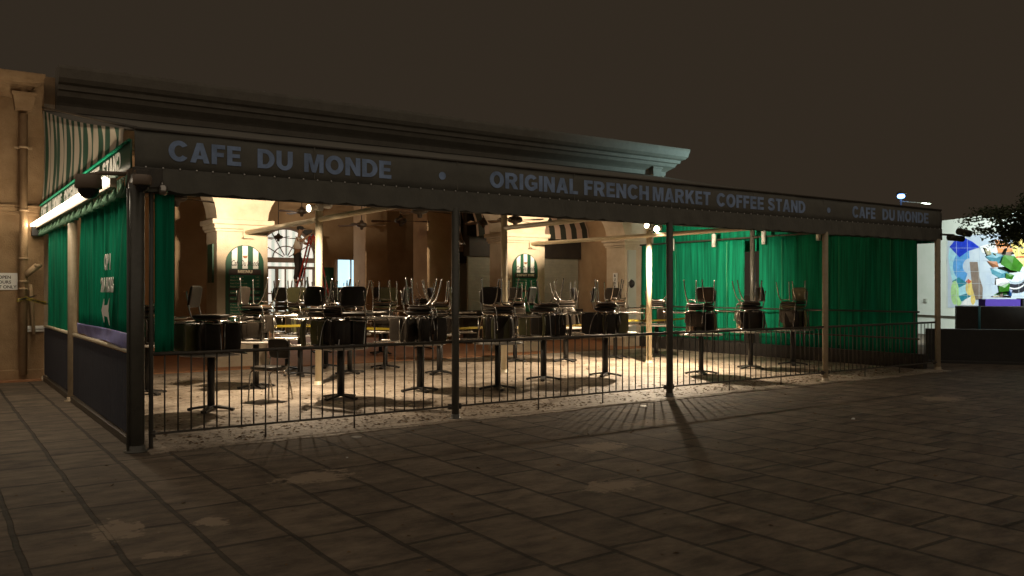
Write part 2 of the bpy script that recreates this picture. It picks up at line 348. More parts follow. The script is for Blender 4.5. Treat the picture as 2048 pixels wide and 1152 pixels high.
# interior
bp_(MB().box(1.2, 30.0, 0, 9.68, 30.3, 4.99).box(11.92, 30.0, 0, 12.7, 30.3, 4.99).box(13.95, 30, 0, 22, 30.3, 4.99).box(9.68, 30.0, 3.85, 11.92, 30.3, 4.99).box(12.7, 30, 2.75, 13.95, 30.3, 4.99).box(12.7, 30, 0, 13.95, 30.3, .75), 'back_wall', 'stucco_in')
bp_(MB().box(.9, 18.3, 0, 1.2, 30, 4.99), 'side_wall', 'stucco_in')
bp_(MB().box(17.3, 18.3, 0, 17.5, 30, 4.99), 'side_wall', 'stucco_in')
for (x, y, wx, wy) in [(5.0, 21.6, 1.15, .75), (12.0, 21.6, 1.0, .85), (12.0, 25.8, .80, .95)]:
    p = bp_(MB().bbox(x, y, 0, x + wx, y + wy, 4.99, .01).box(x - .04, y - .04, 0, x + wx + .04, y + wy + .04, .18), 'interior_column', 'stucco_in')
# fanlight window
def win_part(mb, name, m, parent): o = mb.build(name, m); o.parent = parent; return o
wf = MB(); cx, sz, wr = 10.8, 2.75, 1.10
arc = [(cx + wr * cos(t * pi / 24), sz + wr * sin(t * pi / 24)) for t in range(25)]
wf.tube([(x, 29.97, z) for x, z in arc], .055, 6)
wf.tube([(cx + .5 * cos(t * pi / 16), 29.97, sz + .45 * sin(t * pi / 16)) for t in range(17)], .022, 6)
for k in range(1, 6):
    t = k * pi / 6; wf.tube([(cx + .12 * cos(t), 29.97, sz + .12 * sin(t)), (cx + wr * cos(t), 29.97, sz + wr * sin(t))], .02, 6)
wf.box(9.68, 29.86, 2.60, 11.92, 30.02, 2.78).box(9.68, 29.90, 2.36, 11.92, 30.03, 2.46)
for x in (9.70, 10.40, 11.12, 11.82): wf.box(x, 29.92, .1, x + .10, 30.04, 2.36)
for x in (10.1, 10.76, 11.5): wf.box(x, 29.95, .5, x + .035, 30.04, 2.36)
for z in (.5, 1.45): wf.box(9.70, 29.945, z, 11.92, 30.035, z + .05)
w1 = bp_(wf, 'arched_window', 'frame')
win_part(MB().prism([(9.72, .6), (11.9, .6), (11.9, 2.75)] + arc + [(9.72, 2.75)], 0, .02, lambda x, y, z: (x, 30.06 + z, y)), 'pane', 'pane', w1)
w2 = bp_(MB().box(12.7, 29.9, .75, 12.78, 30.02, 2.75).box(13.87, 29.9, .75, 13.95, 30.02, 2.75).box(12.78, 29.92, 1.6, 13.87, 30, 1.66).box(13.3, 29.93, .75, 13.35, 29.99, 2.75).box(12.7, 29.88, .70, 13.95, 30.03, .75), 'window', 'white')
win_part(MB().box(12.78, 30.05, .75, 13.87, 30.08, 2.75), 'pane', 'pane2', w2)
bp_(MB().box(12.02, 29.92, .03, 12.62, 29.995, 2.45).box(12.1, 29.90, .3, 12.54, 29.93, 1.1).box(12.1, 29.9, 1.25, 12.54, 29.93, 2.3), 'door', 'greend')
# downspout with collector box at the far corner
def downspout(parent, x, y, zt, zb, mt, zbox):
    m = MB(); m.tube([(x, y, zb), (x, y, zbox - .05)], .062, 12)
    m.add(*[([(x - .13, y - .09, zbox), (x + .13, y - .09, zbox), (x + .13, y + .09, zbox), (x - .13, y + .09, zbox), (x - .17, y - .12, zbox + .26), (x + .17, y - .12, zbox + .26), (x + .17, y + .09, zbox + .26), (x - .17, y + .09, zbox + .26)]), [(0, 1, 5, 4), (1, 2, 6, 5), (2, 3, 7, 6), (3, 0, 4, 7), (0, 3, 2, 1), (4, 5, 6, 7)]])
    m.bbox(x - .19, y - .14, zbox + .26, x + .19, y + .09, zbox + .31, .008)
    m.tube([(x, y, zbox + .25), (x, y, zbox + .5), (x, y - .12, zt)], .055, 12)
    return m
bp_(downspout(B, 17.0, 17.36, 5.28, 3.2, 'cornice', 4.78), 'downspout', 'cornice')

# ------------------------------------------------------------------ projecting pavilion at the left
Pv = thing('corner_pavilion', 'warm lit tan stucco wall with cornice and string course at the left edge', 'building', (0, 17.2, 0))
def pv(mb, name, m): return part(mb.build(name, m), Pv)
pv(MB().box(-9, 17.2, 0, 1.74, 18.2, 5.39), 'wall', 'ochre')
pv(cornice(-9, 1.74 - .42, 17.2, True, -.36, .52), 'cornice', 'ochre')
sc = MB()
for z0, z1, p in [(2.93, 2.98, .04), (2.98, 3.06, .07), (3.06, 3.10, .10)]: sc.bbox(-9, 17.2 - p, z0, 1.76, 17.25, z1 - .001, .012)
pv(sc, 'string_course', 'ochre')
pv(MB().bbox(.2, 17.04, 3.12, .78, 17.24, 4.9, .02).bbox(-9, 17.10, 0, 1.74, 17.24, .20, .02), 'pilaster', 'ochre')
r_ = MB(); r_.bbox(1.46, 17.13, .86, 1.90, 17.2, .90, .008).bbox(1.46, 17.11, .905, 1.90, 17.2, .965, .012); pv(r_, 'chair_rail', 'white')
# downspout on the pavilion
D = thing('drainpipe', 'tall painted drainpipe with collector box and angled branch on the tan wall', 'drainpipe', (1.41, 17.08, 0))
dp = downspout(None, 1.41, 17.02, 5.35, .12, 'stucco', 4.74)
part(dp.build('pipe', 'ochre'), D)
for z in (4.1, 3.0, 2.15, 1.75, 1.62): part(MB().lathe([(.066, -.02), (.076, -.02), (.076, .02), (.066, .02)], (1.41, 17.02, z), 16).build('clamp', 'stucco_in'), D)
part(MB().box(1.27, 17.10, 4.08, 1.55, 17.13, 4.12).build('wall_bracket', 'stucco_in'), D)
part(MB().tube([(1.44, 17.0, 1.86), (1.62, 16.96, 2.03)], .055, 12).lathe([(.055, 0), (.068, 0), (.068, .05), (.055, .05)], (1.62, 16.96, 2.0), 16).build('branch', 'stucco_in'), D)
part(MB().tube([(1.52, 17.05, 1.70), (1.54, 17.04, 1.3), (1.57, 17.03, .82)], .030, 10).build('conduit', 'stucco_in'), D)
# paper notice
S = thing('paper_notice', 'white notice with three lines of capitals taped to the tan wall at the left edge', 'sign', (.95, 17.19, 1.75))
part(MB().box(.45, 17.185, 1.605, 1.335, 17.197, 1.90).build('sheet', 'white'), S)
lines = [('N OPEN', 1.80, 1.235), ('HOURS', 1.715, 1.235), ('OUT ONLY', 1.63, 1.315)]
ts = [text(b_, 'brownb', S, size=.075, mtx=front_m(x_, 17.183, z_), align='RIGHT', depth=.0008, offset=.0015) for b_, z_, x_ in lines]
# rubble and a concrete lump at the wall foot
o = MB().superell((1.86, 16.75, .07), .13, .16, .09, .6, .6).superell((1.74, 16.95, .04), .06, .05, .04).build('concrete_block', 'stucco'); tag(o, 'rounded concrete lump on the ground at the foot of the tan wall', 'concrete block')
# tape between pipe and awning post
def tape(name, label, pts, writing, z=.045, grp='yellow warning tapes'):
    t = thing(name, label, 'tape', pts[0], group=grp)
    m = MB(); vs = []; fs = []; q = []
    for (a, b_) in zip(pts, pts[1:]):
        a, b_ = Vector(a), Vector(b_)
        for k in range(13):
            s = k / 12
            if q and k == 0: continue
            q.append(a.lerp(b_, s) - Vector((0, 0, .05 * (b_ - a).length / 3.7 * 4 * s * (1 - s))))
    for i, p in enumerate(q):
        tw = sin(i * .55) * .5; vs += [p + Vector((0, sin(tw) * z, cos(tw) * z)), p - Vector((0, sin(tw) * z, cos(tw) * z))]
    fs = [(2 * i, 2 * i + 1, 2 * i + 3, 2 * i + 2) for i in range(len(q) - 1)]
    o = m.add(vs, fs).build('ribbon', 'tape'); part(o, t)
    md = o.modifiers.new('solid', 'SOLIDIFY'); md.thickness = .001
    ws = []
    for i in range(0, len(q) - 2, 3):
        p = q[i] + (q[i + 1] - q[i]) * .1; d = (q[i + 1] - q[i]).normalized()
        tw = sin(i * .55 + .4) * .5; up = Vector((0, sin(tw), cos(tw))); nr = d.cross(up)
        mt = Matrix(((d.x, up.x, nr.x, 0), (d.y, up.y, nr.y, 0), (d.z, up.z, nr.z, 0), (0, 0, 0, 1)))
        mt.translation = p - up * z * .45 + nr * .012
        ws.append(text(writing, 'black', t, size=z * 1.35, mtx=mt, depth=.0005, offset=.001))
    bm = bmesh.new(); bm.from_mesh(o.data)
    for w_ in ws:
        n0 = len(bm.faces); bm.from_mesh(w_.data); bm.faces.ensure_lookup_table()
        for f_ in bm.faces[n0:]: f_.material_index = 1
        bpy.data.objects.remove(w_)
    o.data.materials.append(M['black']); bm.to_mesh(o.data); bm.free(); return t
tape('warning_tape', 'yellow printed warning tape tied round the drainpipe on the tan wall', [(1.30, 16.93, 1.42), (1.44, 16.93, 1.46), (1.72, 16.6, 1.37)], 'WET PAINT', .03)

# ------------------------------------------------------------------ awning
A = thing('awning', 'huge dark green canvas awning with white capitals along its front and a striped side', 'awning', (9.2, 13, 2.6))
def aw(mb, name, m): return part(mb.build(name, m), A)
X0, X1, Y0 = 1.70, 16.75, 9.0
# front band with gentle sag between the frame ribs
vs = []; fs = []; nx = 90; rows = [(2.82, 0), (2.92, -.006), (3.02, -.010), (3.12, -.006), (3.20, .02)]
for i in range(nx + 1):
    x = X0 + (X1 - X0) * i / nx; sag = .012 * sin(i * .9) + .008 * sin(i * 2.1)
    for (z, dy) in rows: vs.append((x, Y0 + dy * (1 + sag * 20), z + (.012 * sin(i * .35) if z > 3.1 else 0)))
k = len(rows); fs = [(i * k + j, (i + 1) * k + j, (i + 1) * k + j + 1, i * k + j + 1) for i in range(nx) for j in range(k - 1)]
o = aw(MB().add(vs, fs, True), 'front_band', 'awn'); o.modifiers.new('solid', 'SOLIDIFY').thickness = .012
# valance
vs = []; fs = []; nx = 188
for i in range(nx + 1):
    x = X0 + (X1 - X0) * i / nx; w = .012 * sin(i * 1.3) ; zb = 2.60 - .022 * abs(sin(i * pi / 4)); zb += .006 * sin(i * .21)
    vs += [(x, Y0 - .014, 2.825), (x, Y0 - .015, 2.79), (x, Y0 - .013 + w, zb)]
fs = [(i * 3 + j, (i + 1) * 3 + j, (i + 1) * 3 + j + 1, i * 3 + j + 1) for i in range(nx) for j in range(2)]
o = aw(MB().add(vs, fs, False), 'valance', 'awn'); o.modifiers.new('solid', 'SOLIDIFY').thickness = .008
for i in range(1, 9): aw(MB().box(X0 + i * 1.86 - .006, Y0 - .020, 2.835, X0 + i * 1.86 + .006, Y0 - .0185, 3.19), 'seam', 'roofc')
m = MB()
for i in range(92): m.superell((X0 + .1 + i * .163, Y0 - .028, 2.825), .011, .008, .011, 1, 1, 8, 6)
aw(m, 'stud_row', 'alu')
# roof
m = MB(); N_ = 30; vs = []
for i in range(N_ + 1):
    for j in range(13):
        x = X0 + .02 + (X1 - X0 - .04) * i / N_; t = j / 12
        vs.append((x, Y0 + .03 + 8.46 * t, 3.20 + 1.68 * t - .06 * sin(pi * t) * (1 + .4 * cos(i * 2 * pi / 4))))
o = aw(m.add(vs, [(i * 13 + j, (i + 1) * 13 + j, (i + 1) * 13 + j + 1, i * 13 + j + 1) for i in range(N_) for j in range(12)], True), 'roof', 'roofc'); o.modifiers.new('solid', 'SOLIDIFY').thickness = .01
# striped gable (left) with its lettered band
def roofz(y): t = (y - Y0 - .03) / 8.46; return 3.20 + 1.68 * t - .06 * sin(pi * max(0, min(1, t)))
def gable(x, sgn, mt):
    vs = []; n = 60; h = 10; ya, yb = Y0 + .55, 17.15
    for i in range(n + 1):
        y = ya + (yb - ya) * i / n
        for j in range(h + 1):
            t = j / h; z = 3.10 + (roofz(y) - 3.10) * t
            vs.append((x - sgn * (.045 * sin(pi * t * .9) * (roofz(y) - 2.9) / 1.8 + .018 * sin(y * 7) * sin(pi * t)), y, z))
    return MB().add(vs, [(i * (h + 1) + j, (i + 1) * (h + 1) + j, (i + 1) * (h + 1) + j + 1, i * (h + 1) + j + 1) for i in range(n) for j in range(h)], True)
o = aw(gable(X0, -1, 'gable'), 'striped_gable', 'gable'); o.modifiers.new('solid', 'SOLIDIFY').thickness = .008
o = aw(gable(X1, -1, 'gable'), 'gable', 'curtain'); o.modifiers.new('solid', 'SOLIDIFY').thickness = .008
vs = []; n = 70
for i in range(n + 1):
    y = Y0 + .04 + (17.15 - Y0) * i / n; w = .012 * sin(i * .8); vs += [(X0 - .012 + w * .3, y, 2.80), (X0 - .014 + w, y, 2.95), (X0 - .012, y, 3.10)]
o = aw(MB().add(vs, [(i * 3 + j, (i + 1) * 3 + j, (i + 1) * 3 + j + 1, i * 3 + j + 1) for i in range(n) for j in range(2)], True), 'side_band', 'greend'); o.modifiers.new('solid', 'SOLIDIFY').thickness = .008
aw(MB().tube([(X0 - .03, Y0 + .1, 3.10), (X0 - .03, 17.15, 3.10)], .016, 8), 'piping', 'curtain')
aw(MB().box(X1 - .01, Y0 + .05, 2.55, X1 + .01, 17.15, 3.10), 'side_band', 'curtain')
# scalloped side valance, each flap curling
vs = []; fs = []; n = 54; m = MB()
for i in range(n):
    y = Y0 + .25 + i * .148; c_ = .03 * sin(i * 1.9)
    pts = []
    for k in range(5):
        t = k / 4; w = .062 * (1 - .65 * t ** 2)
        pts += [(X0 - .03 - c_ * t - .05 * t * t, y - w, 2.76 - .21 * t), (X0 - .03 + c_ * t + .02 * t, y + w, 2.76 - .21 * t)]
    m.add(pts, [(2 * k, 2 * k + 1, 2 * k + 3, 2 * k + 2) for k in range(4)], True)
o = aw(m, 'scalloped_valance', mat('pale_green_scallops', (.16, .30, .20), .8)); o.modifiers.new('solid', 'SOLIDIFY').thickness = .006
# end box over the corner post
aw(MB().bbox(X0 - .02, Y0 - .03, 2.62, X0 + .26, Y0 + .24, 2.82, .01).bbox(X0 + .01, Y0 + .02, 2.90, X0 + .05, Y0 + .06, 3.18, .005), 'corner_box', 'iron')
aw(MB().tube([(X0, Y0 - .005, 3.205), (X1, Y0 - .005, 3.205)], .017, 8).tube([(X0 + .02, Y0 + .03, 3.215), (X0 + .02, 17.2, 4.87)], .018, 8), 'edge_rail', 'iron')
def ea(cx, cy, rx, ry, a0, a1, n=14): return [(cx + rx * cos(R(a0 + (a1 - a0) * k / n)), cy + ry * sin(R(a0 + (a1 - a0) * k / n))) for k in range(n + 1)]
def s_glyph():
    c_ = smooth_path([(.70, .72, 0), (.60, .86, 0), (.42, .885, 0), (.22, .84, 0), (.15, .71, 0), (.24, .59, 0), (.42, .52, 0), (.60, .43, 0), (.69, .30, 0), (.62, .16, 0), (.42, .115, 0), (.22, .15, 0), (.12, .30, 0)], 3)
    a, b_ = [], []
    for i, p in enumerate(c_):
        d = (c_[min(i + 1, len(c_) - 1)] - c_[max(i - 1, 0)]).normalized(); n = Vector((-d.y, d.x, 0)) * .115; a.append((p.x + n.x, p.y + n.y)); b_.append((p.x - n.x, p.y - n.y))
    return a + b_[::-1]
def smooth_path(pts, k=5):
    P = [Vector(p) for p in pts]; out = []
    for i in range(len(P) - 1):
        p0, p1, p2, p3 = P[max(i - 1, 0)], P[i], P[i + 1], P[min(i + 2, len(P) - 1)]
        for j in range(k):
            t = j / k; out.append(.5 * ((2 * p1) + (-p0 + p2) * t + (2 * p0 - 5 * p1 + 4 * p2 - p3) * t * t + (-p0 + 3 * p1 - 3 * p2 + p3) * t ** 3))
    out.append(P[-1]); return out
GL = {'I': (.25, [[(0, 0), (.25, 0), (.25, 1), (0, 1)]]), 'L': (.64, [[(0, 0), (.64, 0), (.64, .21), (.25, .21), (.25, 1), (0, 1)]]),
 'E': (.68, [[(0, 0), (.68, 0), (.68, .21), (.25, .21), (.25, .41), (.62, .41), (.62, .60), (.25, .60), (.25, .79), (.66, .79), (.66, 1), (0, 1)]]),
 'F': (.64, [[(0, 0), (.25, 0), (.25, .39), (.58, .39), (.58, .60), (.25, .60), (.25, .79), (.64, .79), (.64, 1), (0, 1)]]),
 'T': (.72, [[(.235, 0), (.485, 0), (.485, .79), (.72, .79), (.72, 1), (0, 1), (0, .79), (.235, .79)]]),
 'H': (.80, [[(0, 0), (.25, 0), (.25, .40), (.55, .40), (.55, 0), (.80, 0), (.80, 1), (.55, 1), (.55, .61), (.25, .61), (.25, 1), (0, 1)]]),
 'N': (.80, [[(0, 0), (.24, 0), (.24, .58), (.57, 0), (.80, 0), (.80, 1), (.56, 1), (.56, .44), (.24, 1), (0, 1)]]),
 'M': (.98, [[(0, 0), (.22, 0), (.22, .66), (.39, 0), (.59, 0), (.76, .66), (.76, 0), (.98, 0), (.98, 1), (.65, 1), (.49, .36), (.33, 1), (0, 1)]]),
 'A': (.90, [[(0, 0), (.26, 0), (.32, .19), (.58, .19), (.64, 0), (.90, 0), (.59, 1), (.31, 1)], [(.38, .37), (.45, .66), (.52, .37)]]),
 'K': (.88, [[(0, 0), (.25, 0), (.25, .28), (.37, .42), (.59, 0), (.88, 0), (.54, .60), (.86, 1), (.55, 1), (.25, .62), (.25, 1), (0, 1)]]),
 'O': (.94, [ea(.47, .5, .47, .52, 0, 350, 35), ea(.47, .5, .21, .29, 0, 350, 35)[::-1]]),
 'C': (.88, [ea(.47, .5, .47, .52, 35, 325, 24) + ea(.47, .5, .21, .29, 318, 42, 24)]),
 'G': (.92, [ea(.47, .5, .47, .52, 38, 318, 24) + [(.90, .16), (.90, .54), (.50, .54), (.50, .36), (.67, .36), (.67, .27)] + ea(.47, .5, .21, .28, 300, 45, 22)]),
 'D': (.84, [[(0, 0)] + ea(.36, .5, .48, .5, -90, 90, 18) + [(0, 1)], [(.25, .79)] + ea(.36, .5, .22, .29, 90, -90, 14) + [(.25, .21)]]),
 'U': (.82, [[(0, 1)] + ea(.41, .38, .41, .40, 180, 360, 18) + [(.82, 1), (.57, 1)] + ea(.41, .38, .16, .18, 360, 180, 12) + [(.25, 1)]]),
 'R': (.88, [[(0, 0), (.25, 0), (.25, .38), (.36, .38), (.57, 0), (.88, 0), (.64, .41)] + ea(.48, .70, .34, .30, -50, 90, 12) + [(0, 1)], [(.25, .80)] + ea(.44, .69, .12, .11, 90, -90, 8) + [(.25, .58)]]),
 'P': (.80, [[(0, 0), (.25, 0), (.25, .36), (.48, .36)] + ea(.48, .68, .33, .32, -90, 90, 12) + [(0, 1)], [(.25, .80)] + ea(.44, .68, .12, .12, 90, -90, 8) + [(.25, .56)]]),
 'Y': (.86, [[(.30, 0), (.56, 0), (.56, .42), (.86, 1), (.57, 1), (.43, .66), (.29, 1), (0, 1), (.30, .42)]]), 'S': (.82, [s_glyph()])}
def block(word, m, parent, h, mtx, width, depth=.002):
    c = bpy.data.curves.new('lettering', 'CURVE'); c.dimensions = '2D'; c.fill_mode = 'BOTH'; c.extrude = depth; x = 0; tot = sum(GL[ch][0] for ch in word) + .10 * (len(word) - 1); sx = width / tot
    for ch in word:
        w_, polys = GL[ch]
        for pl in polys:
            sp = c.splines.new('POLY'); sp.points.add(len(pl) - 1); sp.use_cyclic_u = True
            for i, (a, b_) in enumerate(pl): sp.points[i].co = ((x + a) * sx, b_ * h, 0, 1)
        x += w_ + .10
    t = bpy.data.objects.new('tmp', c); COL.objects.link(t); bpy.context.view_layer.update()
    me = bpy.data.meshes.new_from_object(t.evaluated_get(bpy.context.evaluated_depsgraph_get())); bpy.data.objects.remove(t); bpy.data.curves.remove(c)
    me.transform(mtx); me.materials.clear(); me.materials.append(M[m]); o = bpy.data.objects.new('lettering', me); COL.objects.link(o); part(o, parent); return o
words = [('CAFE', 2.014, 2.744), ('DU', 2.92, 3.307), ('MONDE', 3.439, 4.506), ('ORIGINAL', 5.895, 7.337), ('FRENCH', 7.45, 8.67), ('MARKET', 8.75, 9.98),
         ('COFFEE', 10.12, 11.25), ('STAND', 11.35, 12.34), ('CAFE', 13.70, 14.42), ('DU', 14.65, 15.06), ('MONDE', 15.15, 16.24)]
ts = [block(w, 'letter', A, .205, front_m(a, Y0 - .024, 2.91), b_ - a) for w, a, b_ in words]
for cxx in (5.199, 13.0):
    d_ = MB().lathe([(.048, 0), (.048, .004)], (0, 0, 0), 24).build('dot', 'letter'); d_.data.transform(front_m(cxx, Y0 - .022, 3.0)); part(d_, A); d_.name = 'dot'
sw = [('CAFE', 16.9, .8), ('DU', 15.9, .4), ('MONDE', 15.3, 1.1), ('ORIGINAL', 13.9, 1.55), ('COFFEE', 12.1, 1.25), ('STAND', 10.65, 1.1)]
ts = [block(w, 'letterw', A, .19, side_m(X0 - .030, y, 2.86), wd) for w, y, wd in sw]

# fluorescent batten along the side
T = thing('fluorescent_lamp', 'long lit fluorescent tube under the striped side of the awning', 'lamp', (1.6, 13.4, 2.78))
part(MB().bbox(1.60, 9.75, 2.69, 1.665, 17.3, 2.79, .006).build('housing', 'camg'), T)
part(MB().tube([(1.563, 9.8, 2.765), (1.563, 17.25, 2.755)], .034, 12).build('tube', 'tube'), T)
part(MB().bbox(1.54, 17.05, 2.56, 1.72, 17.18, 2.76, .01).build('end_box', 'black'), T)
l = lamp('fluorescent_glow', 'AREA', (1.5, 13.4, 2.72), 42, (1, .82, .58), (2.4, 13.4, 3.4), shape='RECTANGLE', size=7.4, size_y=.05); l.rotation_euler = (0, 0, 0)
l.rotation_euler = (Matrix.Rotation(pi / 2, 4, 'Z') @ Matrix.Rotation(R(180 - 25), 4, 'X')).to_euler(); part(l, T)

l = lamp('fluorescent_downlight', 'AREA', (1.50, 13.2, 2.76), 26, (1, .84, .62), None, shape='RECTANGLE', size=7.6, size_y=.05)
l.rotation_euler = (Matrix.Rotation(pi / 2, 4, 'Z') @ Matrix.Rotation(R(14), 4, 'X')).to_euler(); part(l, T)
# ------------------------------------------------------------------ posts and beams
GP = 'posts carrying the awning'
def post(name, label, x, y, r, h, m, foot=True):
    t = thing(name, label, 'post', (x, y, 0), group=GP)
    p = MB().tube([(0, 0, 0), (0, 0, h)], r, 18); q = p.build('pole', m, t)
    f = MB().lathe([(r + .045, .0), (r + .045, .012), (r + .01, .018), (r + .01, .06), (r, .065)], (0, 0, 0), 20)
    f.build('foot_plate', m, t); return t
c = post('awning_post', 'thick dark corner post at the near left end of the railing', 1.72, 9.0, .075, 2.66, 'darkpost')
MB().tube([(.14, .02, 0), (.14, .02, 2.66)], .022, 10).tube([(-.085, -.03, .0), (-.085, -.03, 2.6)], .012, 8).build('conduit', 'darkpost', c)
post('awning_post', 'dark post between the two near railing sections', 5.40, 9.0, .047, 2.62, 'darkpost')
post('awning_post', 'dark post in front of the bright floodlight', 9.12, 9.0, .05, 2.62, 'darkpost')
post('awning_post', 'tan post in front of the green curtain', 12.96, 9.02, .05, 2.62, 'tanpost')
post('awning_post', 'tan post at the far right end of the awning', 16.62, 9.0, .055, 2.62, 'tanpost')
post('awning_post', 'tan post on the left side between the two green curtains', 1.74, 13.6, .062, 2.72, 'tanpost')
post('awning_post', 'cream post carrying the twin floodlights near the left menu board', 5.45, 13.55, .062, 3.62, 'pipe')
post('awning_post', 'cream post left of the right menu board', 9.2, 13.5, .062, 3.62, 'pipe')
post('awning_post', 'cream post carrying the brightest floodlight', 12.95, 13.4, .062, 3.62, 'pipe')
post('awning_post', 'dark post in the gap between the right hand green curtains', 16.50, 13.5, .06, 3.3, 'darkpost')
GB = 'pipe beams under the awning'
def beam(label, a, b_, r=.045, br=True):
    t = thing('pipe_beam', label, 'beam', a, group=GB)
    part(MB().tube([a, b_], r, 16).build('pipe', 'pipe'), t)
    if br: part(MB().bbox(b_[0] - .07, b_[1] - .03, b_[2] - .09, b_[0] + .07, b_[1] + .02, b_[2] + .09, .01).box(b_[0] - .1, b_[1] - .18, b_[2] - .13, b_[0] + .1, b_[1] - .02, b_[2] - .1).build('bracket', 'stucco'), t)
    return t
beam('cream pipe beam running from the left menu pillar out to the railing post', (5.45, 9.05, 2.79), (5.45, 17.47, 2.79))
beam('cream pipe beam from the middle cream post out to the front post', (9.2, 9.05, 2.80), (9.2, 13.5, 2.80), br=False)
beam('cream pipe beam running from the right menu pillar past the brightest floodlight', (12.95, 9.05, 2.78), (12.75, 17.47, 2.78))
o = MB().tube([(1.72, 9.04, 2.60), (16.6, 9.04, 2.60)], .03, 10).build('front_pipe', 'darkpost'); tag(o, 'dark horizontal pipe under the lower edge of the front awning', 'pipe')
for i, (x, y, z) in enumerate([(16.42, 16.1, 2.82), (16.42, 14.65, 2.86), (16.42, 13.1, 2.86), (16.42, 11.6, 2.88)]):
    t = thing('spot_canister', ['white canister hanging above the green curtain nearest the brightest floodlight', 'second white canister from the left above the green curtain', 'third white canister just above the gap in the green curtains', 'rightmost white canister beside the tan post'][i], 'canister', (x, y, z), group='white canisters above the green curtain')
    MB().lathe([(.05, -.17), (.055, -.17), (.055, .15), (.02, .17)], (0, 0, 0), 16).build('shade', 'white', t)
    MB().tube([(0, 0, .16), (0, 0, .5)], .012, 8).build('stem', 'iron', t)

# ------------------------------------------------------------------ curtains and side panels
def curtain(name, label, axis, fixed, a, b_, z0, z1, amp=.05, per=.22, grp='green canvas curtains', seed=0, m='curtain'):
    rnd = random.Random(seed); n = max(8, int(abs(b_ - a) / .03)); ph = [rnd.uniform(0, 6) for _ in range(4)]; vs = []; H = 8
    for i in range(n + 1):
        u = a + (b_ - a) * i / n
        w = sin(u * 2 * pi / per + ph[0]) * .5 + sin(u * 2 * pi / (per * 2.3) + ph[1]) * .7 + sin(u * 2 * pi / (per * .6) + ph[2]) * .2
        for j in range(H + 1):
            t = j / H; k = amp * w * (.45 + .55 * (1 - t)) + .02 * sin(u * 1.7 + t * 2)
            z = z0 + (z1 - z0) * t + (.015 * sin(u * 3 + ph[3]) if j == 0 else 0)
            vs.append((fixed + k, u, z) if axis == 'y' else (u, fixed + k, z))
    o = MB().add(vs, [(i * (H + 1) + j, (i + 1) * (H + 1) + j, (i + 1) * (H + 1) + j + 1, i * (H + 1) + j + 1) for i in range(n) for j in range(H)], True).build(name, m)
    o.modifiers.new('solid', 'SOLIDIFY').thickness = .004
    if label: tag(o, label, 'curtain', grp)
    return o
def curt_thing(label, *a, **k):
    t = thing('curtain', label, 'curtain', (a[1], a[2], a[3]) if a[0] == 'y' else (a[2], a[1], a[3]), group='green canvas curtains')
    part(curtain('cloth', None, *a, **k), t)
    return t
CL = curt_thing('green side curtain lettered with opening hours and an arrow, beside the corner post', 'y', 1.84, 9.22, 13.45, 1.10, 2.66, amp=.065, per=.19, seed=3)
strip = curtain('clear_strip', None, 'y', 1.738, 9.25, 12.95, .995, 1.15, amp=.008, per=.6, seed=4, m=mat('blue_white_hem', (.30, .32, .66), .5, col2=(.18, .18, .42), scale=6)); part(strip, CL)
curt_thing('narrow dark green side curtain against the tan wall', 'y', 1.80, 13.75, 17.05, .25, 2.62, amp=.04, per=.3, seed=5)
CG = curt_thing('bundle of green curtain gathered beside the corner post on the railing side', 'x', 9.10, 1.90, 2.10, .96, 2.62, amp=.04, per=.12, seed=6)
CR = curt_thing('bright green curtain at the right, between the far pillar and the gap', 'y', 16.50, 13.72, 17.35, .34, 2.84, amp=.028, per=.5, seed=8)
CR2 = curt_thing('green curtain at the right, between the gap and the far right post', 'y', 16.50, 9.35, 13.30, .30, 2.88, amp=.03, per=.45, seed=9)
for CC, ys in ((CR, (16.0, 14.25)), (CR2, (12.6, 11.1, 9.9))):
    m = MB()
    for y in ys: m.tube([(16.44, y, .4), (16.44, y, 2.8)], .007, 6)
    part(m.build('seam', mat('pale_green_seam', (.10, .42, .22), .7)), CC)
t = thing('curtain_rail', 'dark pipe rail the right hand green curtains hang from', 'rail', (16.5, 13, 2.88)); part(MB().tube([(16.48, 9.1, 2.90), (16.48, 17.4, 2.86)], .022, 8).build('pipe', 'iron'), t)
o = MB().bbox(16.44, 9.2, 0, 16.60, 17.4, .31, .01).build('kerb_wall', 'dark'); tag(o, 'low dark kerb wall under the right hand green curtains', 'kerb wall')
# lettering on the side curtain
ts = []
def ctext(b_, y, z, wd, sz): ts.append(text(b_, 'letterw', CL, size=sz, mtx=side_m(1.712, y, z), width=wd, offset=.010, depth=.003))
ctext('OP', 10.78, 1.84, .26, .24); ctext('I', 10.44, 1.84, .04, .24)
ctext('24', 11.02, 1.585, .26, .22); ctext('HORS', 10.68, 1.585, .48, .22)
arrow = MB().prism([(0, 0), (.17, .14), (.17, .06), (.40, .07), (.52, .15), (.44, 0), (.52, -.16), (.40, -.07), (.17, -.06), (.17, -.14)], 0, .004)
o = arrow.build('arrow', 'letterw'); o.data.transform(side_m(1.715, 10.98, 1.36)); part(o, CL); ts.append(o)
join_text(ts, 'lettering')

